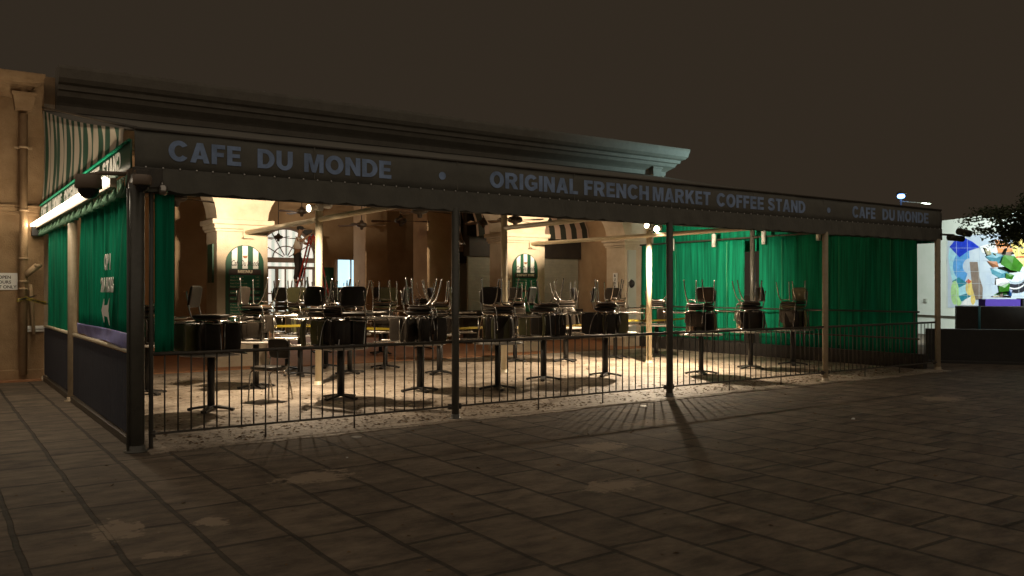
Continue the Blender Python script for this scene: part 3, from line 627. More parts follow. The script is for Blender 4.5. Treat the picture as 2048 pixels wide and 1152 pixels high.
# side railing panels (left)
def side_panel(label, y0, y1):
    t = thing('boarded_railing', label, 'railing', (1.74, (y0 + y1) / 2, 0), group='dark panels below the side curtains')
    m = MB(); n = int((y1 - y0) / .14)
    for i in range(n): a = y0 + (y1 - y0) * i / n; m.bbox(1.735, a + .003, .10, 1.762, a + (y1 - y0) / n - .003, .93, .005)
    part(m.build('boards', 'navy'), t)
    part(MB().tube([(1.745, y0, .965), (1.745, y1, .965)], .026, 12).build('top_rail', 'pipe'), t)
    part(MB().bbox(1.70, y0, .0, 1.765, y1, .085, .008).build('bottom_rail', 'iron'), t)
    return t
side_panel('dark navy boarded panel under the lettered curtain', 9.1, 13.5)
side_panel('dark boarded panel under the narrow curtain by the tan wall', 13.68, 17.05)

# ------------------------------------------------------------------ iron railing
def fence(label, x0, x1, legs):
    t = thing('iron_railing', label, 'railing', (x0, 9.02, 0), group='railing sections between the posts'); L_ = x1 - x0
    MB().tube([(0, 0, .955), (L_, 0, .955)], .019, 10).build('top_rail', 'iron', t)
    MB().bbox(0, -.012, .145, L_, .012, .168, .003).build('bottom_rail', 'iron', t)
    n = round(L_ / .127)
    me = MB().tube([(0, 0, .16), (0, 0, .945)], .0085, 6).mesh('picket'); me.materials.append(M['iron'])
    for i in range(1, n):
        o = bpy.data.objects.new('picket', me); COL.objects.link(o); o.parent = t; o.location = (L_ * i / n, 0, 0)
    ml = MB().tube([(0, 0, 0), (0, 0, .16)], .010, 6).lathe([(.03, 0), (.03, .006)], (0, 0, 0), 10).mesh('foot'); ml.materials.append(M['iron'])
    for x in legs:
        o = bpy.data.objects.new('foot', ml); COL.objects.link(o); o.parent = t; o.location = (L_ * round(x * n) / n, 0, 0)
    for x in (.02, L_ - .02):
        mh = MB().bbox(x - .02, -.02, .12, x + .02, .02, .19, .006).tube([(x - .03, -.035, .16), (x + .03, -.035, .16)], .012, 6); mh.build('clamp', 'iron', t)
fence('near left railing section, from the corner post to the second post', 1.86, 5.35, (.33, .62))
fence('middle railing section, in front of the right menu board', 5.45, 9.07, (.33, .65))
fence('railing section in front of the bright green curtain', 9.18, 12.90, (.33, .7))
fence('far right railing section, beyond the tan post', 13.02, 16.55, (.33, .66))
t = thing('side_railing', 'two horizontal pipes standing in front of the right hand green curtains', 'railing', (16.3, 13, 0))
for z in (1.16, .62): part(MB().tube([(16.3, 9.2, z), (16.3, 17.2, z)], .018, 8).build('rail', 'iron'), t)
for y in (9.3, 11.9, 14.6, 17.1): part(MB().tube([(16.3, y, 0), (16.3, y, 1.16)], .018, 8).build('upright', 'iron'), t)

# ------------------------------------------------------------------ chairs
def smooth_path(pts, k=5):
    P = [Vector(p) for p in pts]; out = []
    for i in range(len(P) - 1):
        p0, p1, p2, p3 = P[max(i - 1, 0)], P[i], P[i + 1], P[min(i + 2, len(P) - 1)]
        for j in range(k):
            t = j / k; out.append(.5 * ((2 * p1) + (-p0 + p2) * t + (2 * p0 - 5 * p1 + 4 * p2 - p3) * t * t + (-p0 + 3 * p1 - 3 * p2 + p3) * t ** 3))
    out.append(P[-1]); return out
def make_chair(vin, label):
    t = thing('cafe_chair', label, 'chair', (0, -50, 0))
    MB().superell((0, 0, .478), .205, .20, .026, .5, .33, 32, 10).build('seat', vin, t)
    MB().bbox(-.175, -.17, .442, .175, .17, .453, .004).build('seat_board', 'ply', t)
    rot = Matrix.Rotation(R(-9), 3, 'X'); m = MB(); m.superell((0, -.232, .735), .195, .024, .145, .35, .5, 32, 16, rot)
    m.v = [(x, y + .6 * (x * x) * 1.0, z) for x, y, z in m.v]; m.build('backrest', vin, t)
    for s in (-1, 1):
        x = .183 * s
        MB().tube(smooth_path([(x * 1.04, .205, 0), (x * 1.02, .19, .22), (x, .178, .37), (x, .15, .42), (x, .09, .431), (x, 0, .431)]), .0115, 8).build('leg', 'chrome', t)
        MB().tube(smooth_path([(x, 0, .431), (x, -.06, .431), (x, -.13, .415), (x, -.20, .33), (x * 1.02, -.25, .18), (x * 1.04, -.285, 0)]), .0115, 8).build('leg', 'chrome', t)
        MB().tube(smooth_path([(x * .92, .02, .440), (x * .92, -.12, .440), (x * .95, -.185, .47), (x * .97, -.215, .56), (x * .97, -.232, .66), (x * .97, -.256, .80)]), .010, 8).superell((x * .97, -.252, .80), .012, .016, .012, 1, 1, 8, 6).superell((x * .97, -.234, .68), .012, .016, .012, 1, 1, 8, 6).build('back_post', 'chrome', t)
    MB().tube([(-.183, -.17, .38), (.183, -.17, .38)], .008, 6).build('stretcher', 'chrome', t)
    return t
protos = [make_chair('vinyl', 'x'), make_chair('vinyl_olive', 'x')]
used = [False, False]; GC = 'cafe chairs on the tables'
def chair(label, O, Yv, Zv, kind=0, group=GC):
    if not used[kind]: o = protos[kind]; used[kind] = True; o['label'] = label; o['group'] = group
    else: o = copy_tree(protos[kind], label, group)
    Yv = Vector(Yv).normalized(); Zv = Vector(Zv).normalized(); Xv = Yv.cross(Zv).normalized(); Yv = Zv.cross(Xv)
    mt = Matrix(((Xv.x, Yv.x, Zv.x), (Xv.y, Yv.y, Zv.y), (Xv.z, Yv.z, Zv.z)))
    o.rotation_euler = mt.to_euler(); o.location = O
    return o
RV = Vector((.821, -.571, 0)); FV = Vector((.571, .821, 0))
def ang(v, d): return Matrix.Rotation(R(d), 3, 'Z') @ v
TH = .765
# tables
GT = 'round pedestal tables on the patio'
def make_table():
    t = thing('cafe_table', 'x', 'table', (0, -60, 0))
    MB().lathe([(.02, TH - .034), (.385, TH - .034), (.402, TH - .026), (.404, TH - .010), (.396, TH - .001), (.02, TH)], (0, 0, 0), 40).build('tabletop', 'tabletop', t)
    MB().tube([(0, 0, .05), (0, 0, TH - .03)], .048, 14).lathe([(.14, TH - .045), (.14, TH - .034)], (0, 0, 0), 16).build('pedestal', 'tabletop' if 0 else 'tableiron', t)
    m = MB()
    for k in range(4):
        a = k * pi / 2; d = Vector((cos(a), sin(a), 0)); w = Vector((-sin(a), cos(a), 0))
        vs = []
        for (r, hw, z) in [(.03, .045, .075), (.18, .04, .055), (.30, .035, .035)]:
            vs += [d * r + w * hw + Vector((0, 0, z)), d * r - w * hw + Vector((0, 0, z)), d * r + w * hw + Vector((0, 0, max(0, z - .03))), d * r - w * hw + Vector((0, 0, max(0, z - .03)))]
        m.add(vs, [(0, 4, 5, 1), (4, 8, 9, 5), (2, 3, 7, 6), (6, 7, 11, 10), (0, 2, 6, 4), (4, 6, 10, 8), (1, 5, 7, 3), (5, 9, 11, 7), (8, 10, 11, 9)])
        m.lathe([(.018, 0), (.018, .02)], tuple(d * .28), 8)
    m.build('base', 'tableiron', t); return t
tproto = make_table(); tfirst = [True]
def table(x, y, label, rz=.5, z=.012):
    if tfirst[0]: o = tproto; tfirst[0] = False; o['label'] = label; o['group'] = GT
    else: o = copy_tree(tproto, label, GT)
    o.location = (x, y, z); o.rotation_euler = (0, 0, rz); return o
# stack codes: U = upright chair with back pointing (deg from screen-left), I = upside down chair seat to seat, L/R = lying, legs to screen left / right, A = lying legs away
#   (x, y, place words, U-angle, kinds, code)
TT = [
 (2.78, 13.73, 'by the gathered corner curtain', 0, 0, 'UIRA', 5),
 (3.09, 11.39, 'just right of the corner post', 0, 0, 'ULRAA', 0),
 (4.41, 13.63, 'in front of the left menu board', 8, 0, 'UILAR', -6),
 (5.91, 16.33, 'at the left menu pillar foot', 30, 0, 'UIR', 0),
 (5.71, 15.10, 'just behind the twin floodlight post', 60, 1, 'UILRA', 20),
 (4.98, 11.56, 'in front of the twin floodlight post', -55, 0, 'UIULRAA', 0),
 (6.75, 16.40, 'farthest right of the left pillar', 200, 0, 'UI', 10),
 (6.64, 14.97, 'behind right of the twin floodlight post', 20, 0, 'UILAR', 0),
 (7.70, 15.60, 'under the middle of the wide arch', 100, 1, 'UILR', 0),
 (6.37, 11.70, 'near railing, left of second post', 6, 0, 'UILRAA', 0),
 (7.99, 13.91, 'right behind the second front post', 170, 1, 'UIRAL', 0),
 (7.52, 11.22, 'near railing, right of second post', 55, 0, 'UILRA', 0),
 (10.76, 15.36, 'in front of the right menu board', 80, 0, 'UIL', 0),
 (8.97, 11.94, 'near railing below right menu board', 20, 0, 'UIAARL', 35),
 (11.68, 14.73, 'in front of the grey shutter', 170, 0, 'UIL', 0),
 (10.33, 11.83, 'near railing, left of far pillar', 12, 0, 'UILRAA', 0),
 (13.23, 14.81, 'at the far pillar foot', 85, 0, 'UIR', 15),
 (14.34, 14.58, 'behind the brightest floodlight post', 15, 0, 'UIL', 0),
 (12.06, 11.08, 'leftmost against the green curtain', 130, 0, 'UIAL', 0),
 (13.72, 11.28, 'before the green curtains gap', 180, 0, 'UILA', 0),
 (15.09, 11.29, 'nearest left of the tan post', 150, 1, 'UIRA', 10),
]
for i, (x, y, wh, ua, kd, code, ia) in enumerate(TT):
    table(x, y, 'round table with stacked chairs ' + wh, rz=R(20 + 37 * i % 90)); zt = TH + .012
    C = Vector((x, y, zt)); back = ang(-RV, -ua); n = {}
    off = back * .0
    two = code.count('U') > 1
    for j, c in enumerate(code):
        k = n.get(c, 0); n[c] = k + 1
        if c == 'U':
            if two: off = -RV * .22 if k == 0 else RV * .26
            fd = -back if k == 0 else -ang(back, 25)
            chair(('upright dark chair' if kd == 0 else 'upright olive chair') + (' (second one)' if k else '') + ' standing on the table ' + wh if not k else 'second upright dark chair sharing the table ' + wh, C + off - fd * .0, fd, (0, 0, 1), kd)
        elif c == 'I':
            fd = ang(back, ia)
            chair('upside down chair topping the stack ' + wh, C + (-RV * .22 if two else Vector((0, 0, 0))) - back * .03 + Vector((0, 0, 1.012)), fd, (random.uniform(-.05, .05), random.uniform(-.05, .05), -1), 0)
        else:
            d = {'L': -RV, 'R': RV, 'A': FV}[c]; d = ang(d, random.uniform(-14, 14)); s = d * (.20 if c != 'A' else -.10) + (RV * (.21 if k == 0 else -.23) if c == 'A' and code.count('A') > 1 else Vector((0, 0, 0)))
            bk = FV if c != 'A' else RV * random.choice((-1, 1))
            bk = bk * -1 if c in 'LR' else bk
            bk = (bk - d * bk.dot(d)).normalized()
            nm = {'L': 'chair lying sideways, legs pointing left, in stack ', 'R': 'chair lying sideways, legs pointing right, in stack ', 'A': 'chair lying sideways, legs pointing back, in stack '}[c]
            # origin = seat centre + d*.47 ; z local = -d ; front = -back
            chair(('second ' if k else '') + nm + wh, C + off * 0 + s + d * .47 - bk * .02 + Vector((0, 0, .212)), -bk, -d, 1 if (i * 3 + j) % 7 == 0 else 0)
chair('single dark chair standing on the patio floor just behind the railing', Vector((4.05, 11.95, .012)), -FV * .86 - RV * .45, (0, 0, 1), 0, GC)
# a few stacks inside the arcade
for i, (x, y, wh) in enumerate([(8.2, 20.2, 'left of the inner columns in the arcade'), (9.6, 22.0, 'under the stepladder in the arcade'), (7.2, 22.6, 'below the arched window in the arcade'), (10.9, 19.8, 'before the inner column in the arcade'), (9.2, 18.9, 'at the edge of the arcade floor')]):
    table(x, y, 'round table with chairs stacked on it ' + wh, z=.03); C = Vector((x, y, TH + .03)); f = ang(RV, 70 * i)
    chair('upright chair standing on the table ' + wh, C, f, (0, 0, 1), 0); chair('upside down chair on the table ' + wh, C + Vector((0, 0, 1.012)), -f, (0, 0, -1), 0)
    d = ang(RV, 20 * i); chair('chair on its side on the table ' + wh, C + d * .67 + Vector((0, 0, .212)), FV, -d, 0)
# scraps on the tables
o = MB().add([(4.98 + .12, 11.30, .782), (5.30, 11.22, .782), (5.34, 11.36, .786), (5.16, 11.45, .782)], [(0, 1, 2, 3)]).build('paper_sheet', 'white'); o.modifiers.new('s', 'SOLIDIFY').thickness = .001; tag(o, 'white sheet of paper on the table in front of the twin floodlights', 'paper')
tape('warning_tape', 'yellow warning tape strung across the patio between the stacked tables', [(2.0, 14.3, 1.12), (5.45, 14.2, .98), (9.2, 14.1, .86), (12.95, 14.0, .92), (15.9, 14.6, .95)], 'WET PAINT', .021)

# ------------------------------------------------------------------ menu boards
def board(x0, label, sub, rows_):
    t = thing('menu_board', label, 'sign', (x0 + .4, 17.46, 1.0), group='arched menu boards on the pillars')
    w = .78; r = w / 2; cx = x0 + r; zb, zs = .98, 2.14
    arch = [(x0, zb), (x0 + w, zb)] + [(cx + r * cos(k * pi / 20), zs + r * sin(k * pi / 20)) for k in range(21)]
    part(MB().prism(arch, 0, .03, lambda x, y, z: (x, 17.49 - z, y)).build('backing', 'greend'), t)
    m = MB()
    for a in (x0 + .12, x0 + .335, x0 + .555):
        b_ = a + .11; pts = [(a, zs - .10), (b_, zs - .10)] + [(b_, zs + math.sqrt(max(0, (r - .015) ** 2 - (b_ - cx) ** 2))), ((a + b_) / 2, zs + math.sqrt(max(0, (r - .015) ** 2 - ((a + b_) / 2 - cx) ** 2))), (a, zs + math.sqrt(max(0, (r - .015) ** 2 - (a - cx) ** 2)))]
        m.prism(pts, 0, .004, lambda x, y, z: (x, 17.458 - z, y))
    part(m.build('white_stripe', 'white'), t)
    part(MB().box(x0 + .06, 17.453, zb + .02, x0 + w - .06, 17.459, zs - .115).build('panel', 'brownb'), t)
    g = MB(); z = zs - .235; tx = []
    for hgt in rows_:
        g.box(x0 + .075, 17.449, z - hgt, x0 + w - .075, 17.4525, z); z -= hgt + .055
    part(g.build('menu_strip', 'greenb'), t)
    tx.append(text('Cafe Du Monde', 'black', t, size=.165, mtx=front_m(x0 + .11, 17.450, zs - .04), width=.58, offset=.001, shear=.35, depth=.0008))
    lt = []; hw = .30 if sub == 'MENU' else .25
    if sub == 'MENU': lt.append(block('MENU', 'cream', t, .062, front_m(x0 + .24, 17.4485, zs - .19), .30, .0008))
    else: lt += [block('COMPANY', 'cream', t, .055, front_m(x0 + .12, 17.4485, zs - .19), .31, .0008), block('STORE', 'cream', t, .055, front_m(x0 + .46, 17.4485, zs - .19), .20, .0008)]
    z = zs - .235
    items = [['Cafe Au Lait', 'Black Coffee', 'Iced Cafe Au Lait', 'Frozen Cafe Au Lait'], ['Beignets (Three French Doughnuts)'], ['Hot Chocolate'], ['Coke, Diet Coke', 'Orange Juice', 'White Milk', 'Chocolate Milk'], ['Coffee and Chicory', 'Gift Boxes']] if sub == 'MENU' else [['Cafe Du Monde Coffee', 'Beignet Mix', 'Gift Boxes', 'Mugs and Cups'], ['T-Shirts', 'Aprons', 'Post Cards', 'Prints'], ['Coffee and Chicory', 'Hot Chocolate']]
    for hgt, it in zip(rows_, items):
        for q, s_ in enumerate(it):
            zz = z - (q + .78) * hgt / len(it); wd = min(.34, .022 * len(s_))
            lt.append(text(s_, 'cream', t, size=.042, mtx=front_m(x0 + .09, 17.448, zz), width=wd, depth=.0006))
            lt.append(text('-.--', 'cream', t, size=.04, mtx=front_m(x0 + .60, 17.448, zz), width=.07, depth=.0006) if 0 else text('1.60', 'cream', t, size=.04, mtx=front_m(x0 + .61, 17.448, zz), width=.06, depth=.0006))
        z -= hgt + .055
    join_text(tx, 'lettering'); join_text(lt, 'lettering')
    cup = MB().lathe([(.006, 0), (.03, .004), (.045, .03), (.05, .055), (.046, .055), (.0, .05)], (0, 0, 0), 16, 'z', False)
    cup.v = [(x * 1.0 + cx, 17.448 + y * .06, z_ + zs + .115) for x, y, z_ in cup.v]; part(cup.build('cup_emblem', mat('emblem_brown', (.30, .14, .08), .6)), t)
board(5.03, 'arched green and white menu board on the left pillar, headed MENU', 'MENU', [.26, .07, .07, .24, .14])
board(12.16, 'arched green and white menu board on the right pillar, headed COMPANY STORE', 'COMPANY STORE', [.30, .28, .16])
S = thing('narrow_sign', 'narrow dark green sign high on the shaded side of the left menu pillar', 'sign', (4.85, 17.9, 2.2))
part(MB().bbox(4.825, 17.70, 1.75, 4.855, 18.06, 2.55, .005).build('plate', 'greend'), S)
S = thing('number_plate', 'small white upright plate with dark characters on the far pillar', 'sign', (15.98, 17.8, 1.85))
part(MB().bbox(15.975, 17.80, 1.62, 15.992, 17.98, 2.08, .006).build('plate', 'white'), S)
ts = [text(ch, 'black', S, size=.10, mtx=side_m(15.970, 17.93, 1.97 - .105 * k), width=.07, offset=.003, depth=.001) for k, ch in enumerate('BUOE')]; join_text(ts, 'lettering')
o = MB().lathe([(.02, .0), (.10, .0), (.12, .05), (.06, .10), (.0, .11)], (0, 0, 0), 20, 'x', False).build('alarm_horn', 'black'); o.data.transform(Matrix.Rotation(pi, 4, 'Z')); o.location = (16.2, 17.42, 1.78); tag(o, 'round dark alarm horn on the edge of the far pillar', 'alarm')
o = MB().bbox(16.06, 17.44, .3, 16.36, 17.49, 2.72, .006).build('white_panel', mat('dull_white_panel', (.42, .42, .38), .6)); tag(o, 'dull white upright panel between the far pillar and the green curtain', 'panel')

# ------------------------------------------------------------------ serving counter inside
K = thing('serving_counter', 'takeout counter with striped awning, dark header and closed grey shutters inside the arches', 'counter', (13, 21, 0))
vs = []; n = 60
for i in range(n + 1):
    x = 12.6 + 4.6 * i / n if 0 else 13.05 + 4.2 * i / n; vs += [(x, 20.55, 3.15 + .02 * abs(sin(i * .7))), (x, 20.60, 3.5), (x, 21.05, 4.35)]
o = part(MB().add(vs, [(i * 3 + j, (i + 1) * 3 + j, (i + 1) * 3 + j + 1, i * 3 + j + 1) for i in range(n) for j in range(2)]).build('striped_awning', 'kiosk_stripe'), K); o.modifiers.new('s', 'SOLIDIFY').thickness = .01
part(MB().box(13.05, 20.95, 2.60, 17.25, 21.3, 3.2).box(13.05, 21.1, 3.2, 17.25, 21.3, 4.9).build('header', 'dark'), K)
part(MB().box(13.05, 20.85, .9, 17.25, 21.3, 1.0).box(13.05, 21.0, 0.03, 17.25, 21.3, .9).build('counter', 'dark'), K)
for x0, x1 in [(13.05, 14.35), (14.40, 17.2)]:
    m = MB()
    for k in range(20): m.bbox(x0, 21.02 + .004 * (k % 2), 1.0 + k * .08, x1, 21.1, 1.0 + k * .08 + .079, .006)
    part(m.build('shutter', 'shutter'), K)
K2 = thing('back_counter', 'second striped counter awning over pale doors seen right of the inner column', 'counter', (15, 25.6, 0))
vs = []; n = 50
for i in range(n + 1):
    x = 14.75 + 2.45 * i / n; vs += [(x, 24.9, 2.95), (x, 24.95, 3.35), (x, 25.6, 4.7)]
o = part(MB().add(vs, [(i * 3 + j, (i + 1) * 3 + j, (i + 1) * 3 + j + 1, i * 3 + j + 1) for i in range(n) for j in range(2)]).build('striped_awning', 'kiosk_stripe'), K2); o.modifiers.new('s', 'SOLIDIFY').thickness = .01
part(MB().box(14.7, 25.3, 2.55, 17.2, 25.6, 2.95).build('header', 'dark'), K2)
for x0, x1 in [(14.75, 16.0), (16.05, 17.2)]: part(MB().bbox(x0, 25.4, .05, x1, 25.5, 2.55, .02).bbox(x0 + .1, 25.38, .2, x1 - .1, 25.41, 1.1, .01).build('door', 'shutter'), K2)

# ------------------------------------------------------------------ ceiling fans
GF = 'ceiling fans under the awning and arcade'
def fan(label, x, y, z, top, rot, blade=.62, warm=False):
    t = thing('ceiling_fan', label, 'fan', (x, y, z), rot, group=GF)
    MB().tube([(0, 0, .05), (0, 0, top - z)], .014, 8).build('rod', 'fan', t)
    MB().lathe([(.02, .16), (.05, .14), (.06, .10), (.13, .08), (.15, .05), (.15, .0), (.12, -.03), (.05, -.05), (.04, -.11), (.0, -.12)], (0, 0, 0), 24, 'z', False).build('motor', 'fan', t)
    me = MB().bbox(.12, -.02, .005, .26, .02, .015, .003).add([(.24, -.05, .0), (blade, -.075, -.02), (blade + .03, 0, 0), (blade, .075, .02), (.24, .05, .012), (.24, -.05, .012), (blade, -.075, -.008), (blade + .03, 0, .012), (blade, .075, .032), (.24, .05, .024)], [(4, 3, 2, 1, 0), (5, 6, 7, 8, 9), (0, 1, 6, 5), (1, 2, 7, 6), (2, 3, 8, 7), (3, 4, 9, 8), (4, 0, 5, 9)]).mesh('blade')
    me.materials.append(M['fanwood'])
    for k in range(4):
        o = bpy.data.objects.new('blade', me); COL.objects.link(o); o.parent = t; o.rotation_euler = (0, 0, k * pi / 2)
fan('ceiling fan nearest the corner post, left of the left menu pillar', 3.15, 13.5, 2.99, 3.9, .35)
fan('ceiling fan hanging just right of the left pillar arch', 8.55, 22.5, 3.75, 4.98, .2, .7)
fan('low ceiling fan in front of the arched window', 9.75, 27.8, 3.35, 4.98, .1, .7)
fan('ceiling fan in front of the far inner column', 10.3, 22.4, 3.45, 4.98, .75, .7)
fan('ceiling fan in front of the near inner column', 9.7, 18.8, 3.30, 4.98, -.5, .7)
fan('ceiling fan close above the wide arch with one blade lit from below', 7.35, 13.5, 3.02, 3.9, .05)
fan('ceiling fan right of the middle cream post before the bright pillar', 9.95, 14.2, 3.02, 4.0, .45)
fan('ceiling fan deep inside the wide arch by the pendant lamp', 12.4, 19.2, 3.40, 4.98, .3, .6)
t = thing('pendant_lamp', 'unlit dark bell pendant lamp hanging on a long flex inside the wide arch', 'lamp', (12.0, 19.75, 2.85))
MB().tube([(0, 0, .1), (0, 0, 2.1)], .008, 6).build('flex', 'fan', t); MB().lathe([(.03, .16), (.05, .13), (.12, .06), (.16, -.02), (.15, -.02), (.1, .04), (0, .08)], (0, 0, 0), 20, 'z', False).build('shade', 'fan', t)

# ------------------------------------------------------------------ floodlights
def flood(label, loc, heads, mlit, grp='floodlights clamped to the cream posts'):
    t = thing('floodlight', label, 'floodlight', loc, group=grp)
    MB().bbox(-.05, -.05, -.05, .05, .05, .05, .012).build('junction_box', 'white', t)
    for d, lm in heads:
        d = Vector(d).normalized(); q = d.to_track_quat('Z', 'Y').to_matrix().to_4x4(); q.translation = d * .05
        h = MB().lathe([(.022, 0), (.028, .05), (.04, .08), (.065, .15), (.07, .19), (.062, .19), (.03, .1)], (0, 0, 0), 20, 'z', False).build('head', 'white', t); h.data.transform(q)
        l_ = MB().lathe([(.0, .192), (.035, .190), (.058, .180), (.058, .170), (.0, .170)], (0, 0, 0), 20, 'z', False).build('lens', lm, h); l_.data.transform(q)
flood('twin floodlight with two lit heads on the cream post right of the left menu pillar', (5.42, 13.44, 2.98), [((-.9, -.30, -.12), 'bulbdim'), ((.75, .35, .25), 'bulbdim')], 0)
flood('brightest floodlight, glaring on the cream post before the green curtain', (12.92, 13.28, 2.96), [((-.25, -.75, -.18), 'lit'), ((-.8, -.25, .10), 'bulbdim'), ((.9, -.1, .0), 'bulbdim')], 0)

LA, LB = (4.75, 12.6, 2.92), (12.62, 12.9, 2.90)
lamp('flood_spill', 'SPOT', LA, 760, FL, (5.0, 12.9, 0), spot_size=R(144), spot_blend=.9, shadow_soft_size=.05)
lamp('flood_beam', 'SPOT', (4.55, 13.9, 2.79), 1800, FL, (5.4, 17.5, 3.55), spot_size=R(52), spot_blend=.7, shadow_soft_size=.05)
lamp('flood_spill', 'SPOT', LB, 1900, FL, (11.8, 12.9, 0), spot_size=R(138), spot_blend=.9, shadow_soft_size=.05)
lamp('flood_beam', 'SPOT', (11.9, 13.6, 2.78), 2100, FL, (12.35, 17.5, 3.5), spot_size=R(46), spot_blend=.7, shadow_soft_size=.05)
lamp('flood_beam', 'SPOT', (13.12, 13.3, 2.95), 2300, FL, (16.5, 14.9, 1.9), spot_size=R(92), spot_blend=.9, shadow_soft_size=.05)
# unseen fill points added for inner columns and shutters, then the window's light
lamp('arcade_fill', 'POINT', (6.6, 23.4, 3.9), 85, (1, .66, .34), shadow_soft_size=.25)
lamp('arcade_fill', 'POINT', (15.2, 19.4, 3.3), 55, (1, .75, .5), shadow_soft_size=.2)
lamp('arcade_window_light', 'AREA', (11.0, 29.2, 2.4), 60, (1, .9, .75), (10.0, 20, 1.5), shape='RECTANGLE', size=2, size_y=1.6)

# ------------------------------------------------------------------ stepladder and worker
Lx = Vector((10.1, 25.6, 0))
L_ = thing('stepladder', 'tall red stepladder open inside the arcade with a worker on it', 'ladder', tuple(Lx))
top = Vector((0, 0, 3.35))
def rail(a, b_, parent=L_): MB().tube([a, b_], .028, 4).build('rail', 'red', parent)
for s in (-1, 1):
    w = FV * .17 * s; w2 = FV * .30 * s
    rail(tuple(top + w - RV * .05), tuple(-RV * .85 + w2)); rail(tuple(top + w + RV * .05), tuple(RV * .75 + w2))
for k in range(1, 10):
    f = k / 10; z = 3.35 * f; wd = .30 - .13 * f
    a = -RV * (.85 - .80 * f); m = MB().tube([tuple(a + FV * wd + Vector((0, 0, z))), tuple(a - FV * wd + Vector((0, 0, z)))], .022, 6); m.build('rung', 'alu', L_)
    if k % 2: a = RV * (.75 - .70 * f); MB().tube([tuple(a + FV * wd + Vector((0, 0, z))), tuple(a - FV * wd + Vector((0, 0, z)))], .014, 6).build('rung', 'alu', L_)
MB().bbox(-.14, -.16, 3.33, .14, .16, 3.38, .01).build('top_cap', 'black', L_)

def skin_mesh(name, verts, edges, radii, m, parent, root=0, sub=2):
    me = bpy.data.meshes.new(name); me.from_pydata([tuple(v) for v in verts], edges, []); me.materials.append(M[m])
    o = bpy.data.objects.new(name, me); COL.objects.link(o); o.parent = parent
    sk = o.modifiers.new('skin', 'SKIN'); sk.use_smooth_shade = True
    lay = me.skin_vertices[0].data if me.skin_vertices else None
    if lay is None:
        bm = bmesh.new(); bm.from_mesh(me); bm.verts.layers.skin.verify(); bm.to_mesh(me); bm.free(); lay = me.skin_vertices[0].data
    for i, r in enumerate(radii): lay[i].radius = (r, r); lay[i].use_root = (i == root)
    s = o.modifiers.new('sub', 'SUBSURF'); s.levels = s.render_levels = sub; return o
# person frame: p = right*x + toward(F)*y + up*z ; the worker stands on the left flank facing the ladder (right)
PB = Lx - RV * .48 + Vector((0, 0, 1.83))
Pn = thing('person', 'person in white shirt, dark cap and trousers standing high on the red stepladder', 'person', tuple(PB))
def q(x, y, z): return RV * x + FV * y + Vector((0, 0, z))
V = [q(-.02, 0, .90), q(-.01, 0, 1.02), q(.01, 0, 1.18), q(.03, 0, 1.36), q(.04, 0, 1.45), q(.05, 0, 1.52),       # 0-5 pelvis..neck
     q(.03, .17, 1.38), q(.20, .24, 1.24), q(.40, .20, 1.32), q(.47, .18, 1.37),                                   # 6-9 right arm
     q(.03, -.17, 1.38), q(.18, -.27, 1.30), q(.36, -.22, 1.46), q(.43, -.20, 1.52),                               # 10-13 left arm
     q(-.02, .10, .86), q(.10, .12, .50), q(.02, .12, .09), q(.14, .12, .03),                                      # 14-17 leg
     q(-.02, -.10, .86), q(.02, -.12, .46), q(-.06, -.12, .05), q(.08, -.12, .02)]                                 # 18-21
E_ = [(0, 1), (1, 2), (2, 3), (3, 4), (4, 5), (3, 6), (6, 7), (7, 8), (8, 9), (3, 10), (10, 11), (11, 12), (12, 13), (0, 14), (14, 15), (15, 16), (16, 17), (0, 18), (18, 19), (19, 20), (20, 21)]
Rr = [.13, .12, .13, .14, .065, .055, .065, .048, .036, .026, .065, .048, .036, .026, .09, .062, .045, .035, .09, .062, .045, .035]
hd = len(V); V += [q(.07, 0, 1.60), q(.08, 0, 1.68), q(.07, 0, 1.75)]; E_ += [(5, hd), (hd, hd + 1), (hd + 1, hd + 2)]; Rr += [.075, .095, .06]
for wi, dz, dx in ((9, .35, .9), (13, .5, .8)):
    base = Vector(V[wi]); u = (RV * dx + Vector((0, 0, dz))).normalized(); sd = FV
    for fi in range(4):
        b0 = len(V); p1 = base + u * .05 + sd * (fi - 1.5) * .02; ln = (.032, .038, .036, .028)[fi]
        V += [p1, p1 + u * ln, p1 + u * ln * 1.7 - Vector((0, 0, .012))]; E_ += [(wi, b0), (b0, b0 + 1), (b0 + 1, b0 + 2)]; Rr += [.010, .009, .008]
    b0 = len(V); p1 = base + u * .02 + sd * .035; V += [p1, p1 + u * .03 + sd * .02]; E_ += [(wi, b0), (b0, b0 + 1)]; Rr += [.011, .009]
body = skin_mesh('body', V, E_, Rr, 'skin', Pn)
skin_mesh('shirt', [V[1], V[2], V[3], V[4] + Vector((0, 0, -.02)), V[6], Vector(V[6]).lerp(V[7], .75), V[10], Vector(V[10]).lerp(V[11], .75)], [(0, 1), (1, 2), (2, 3), (2, 4), (4, 5), (2, 6), (6, 7)], [.155, .155, .165, .085, .088, .07, .088, .07], 'shirt', Pn, 0)
skin_mesh('trousers', [V[0] + Vector((0, 0, .10)), V[0], V[14], V[15], V[16] + Vector((0, 0, .04)), V[18], V[19], V[20] + Vector((0, 0, .04))], [(0, 1), (1, 2), (2, 3), (3, 4), (1, 5), (5, 6), (6, 7)], [.150, .155, .115, .085, .068, .115, .085, .068], 'trouser', Pn, 1)
for a, b_ in ((16, 17), (20, 21)): skin_mesh('shoe', [V[a] + Vector((0, 0, -.02)), V[b_]], [(0, 1)], [.055, .042], 'black', Pn, 0, 1)
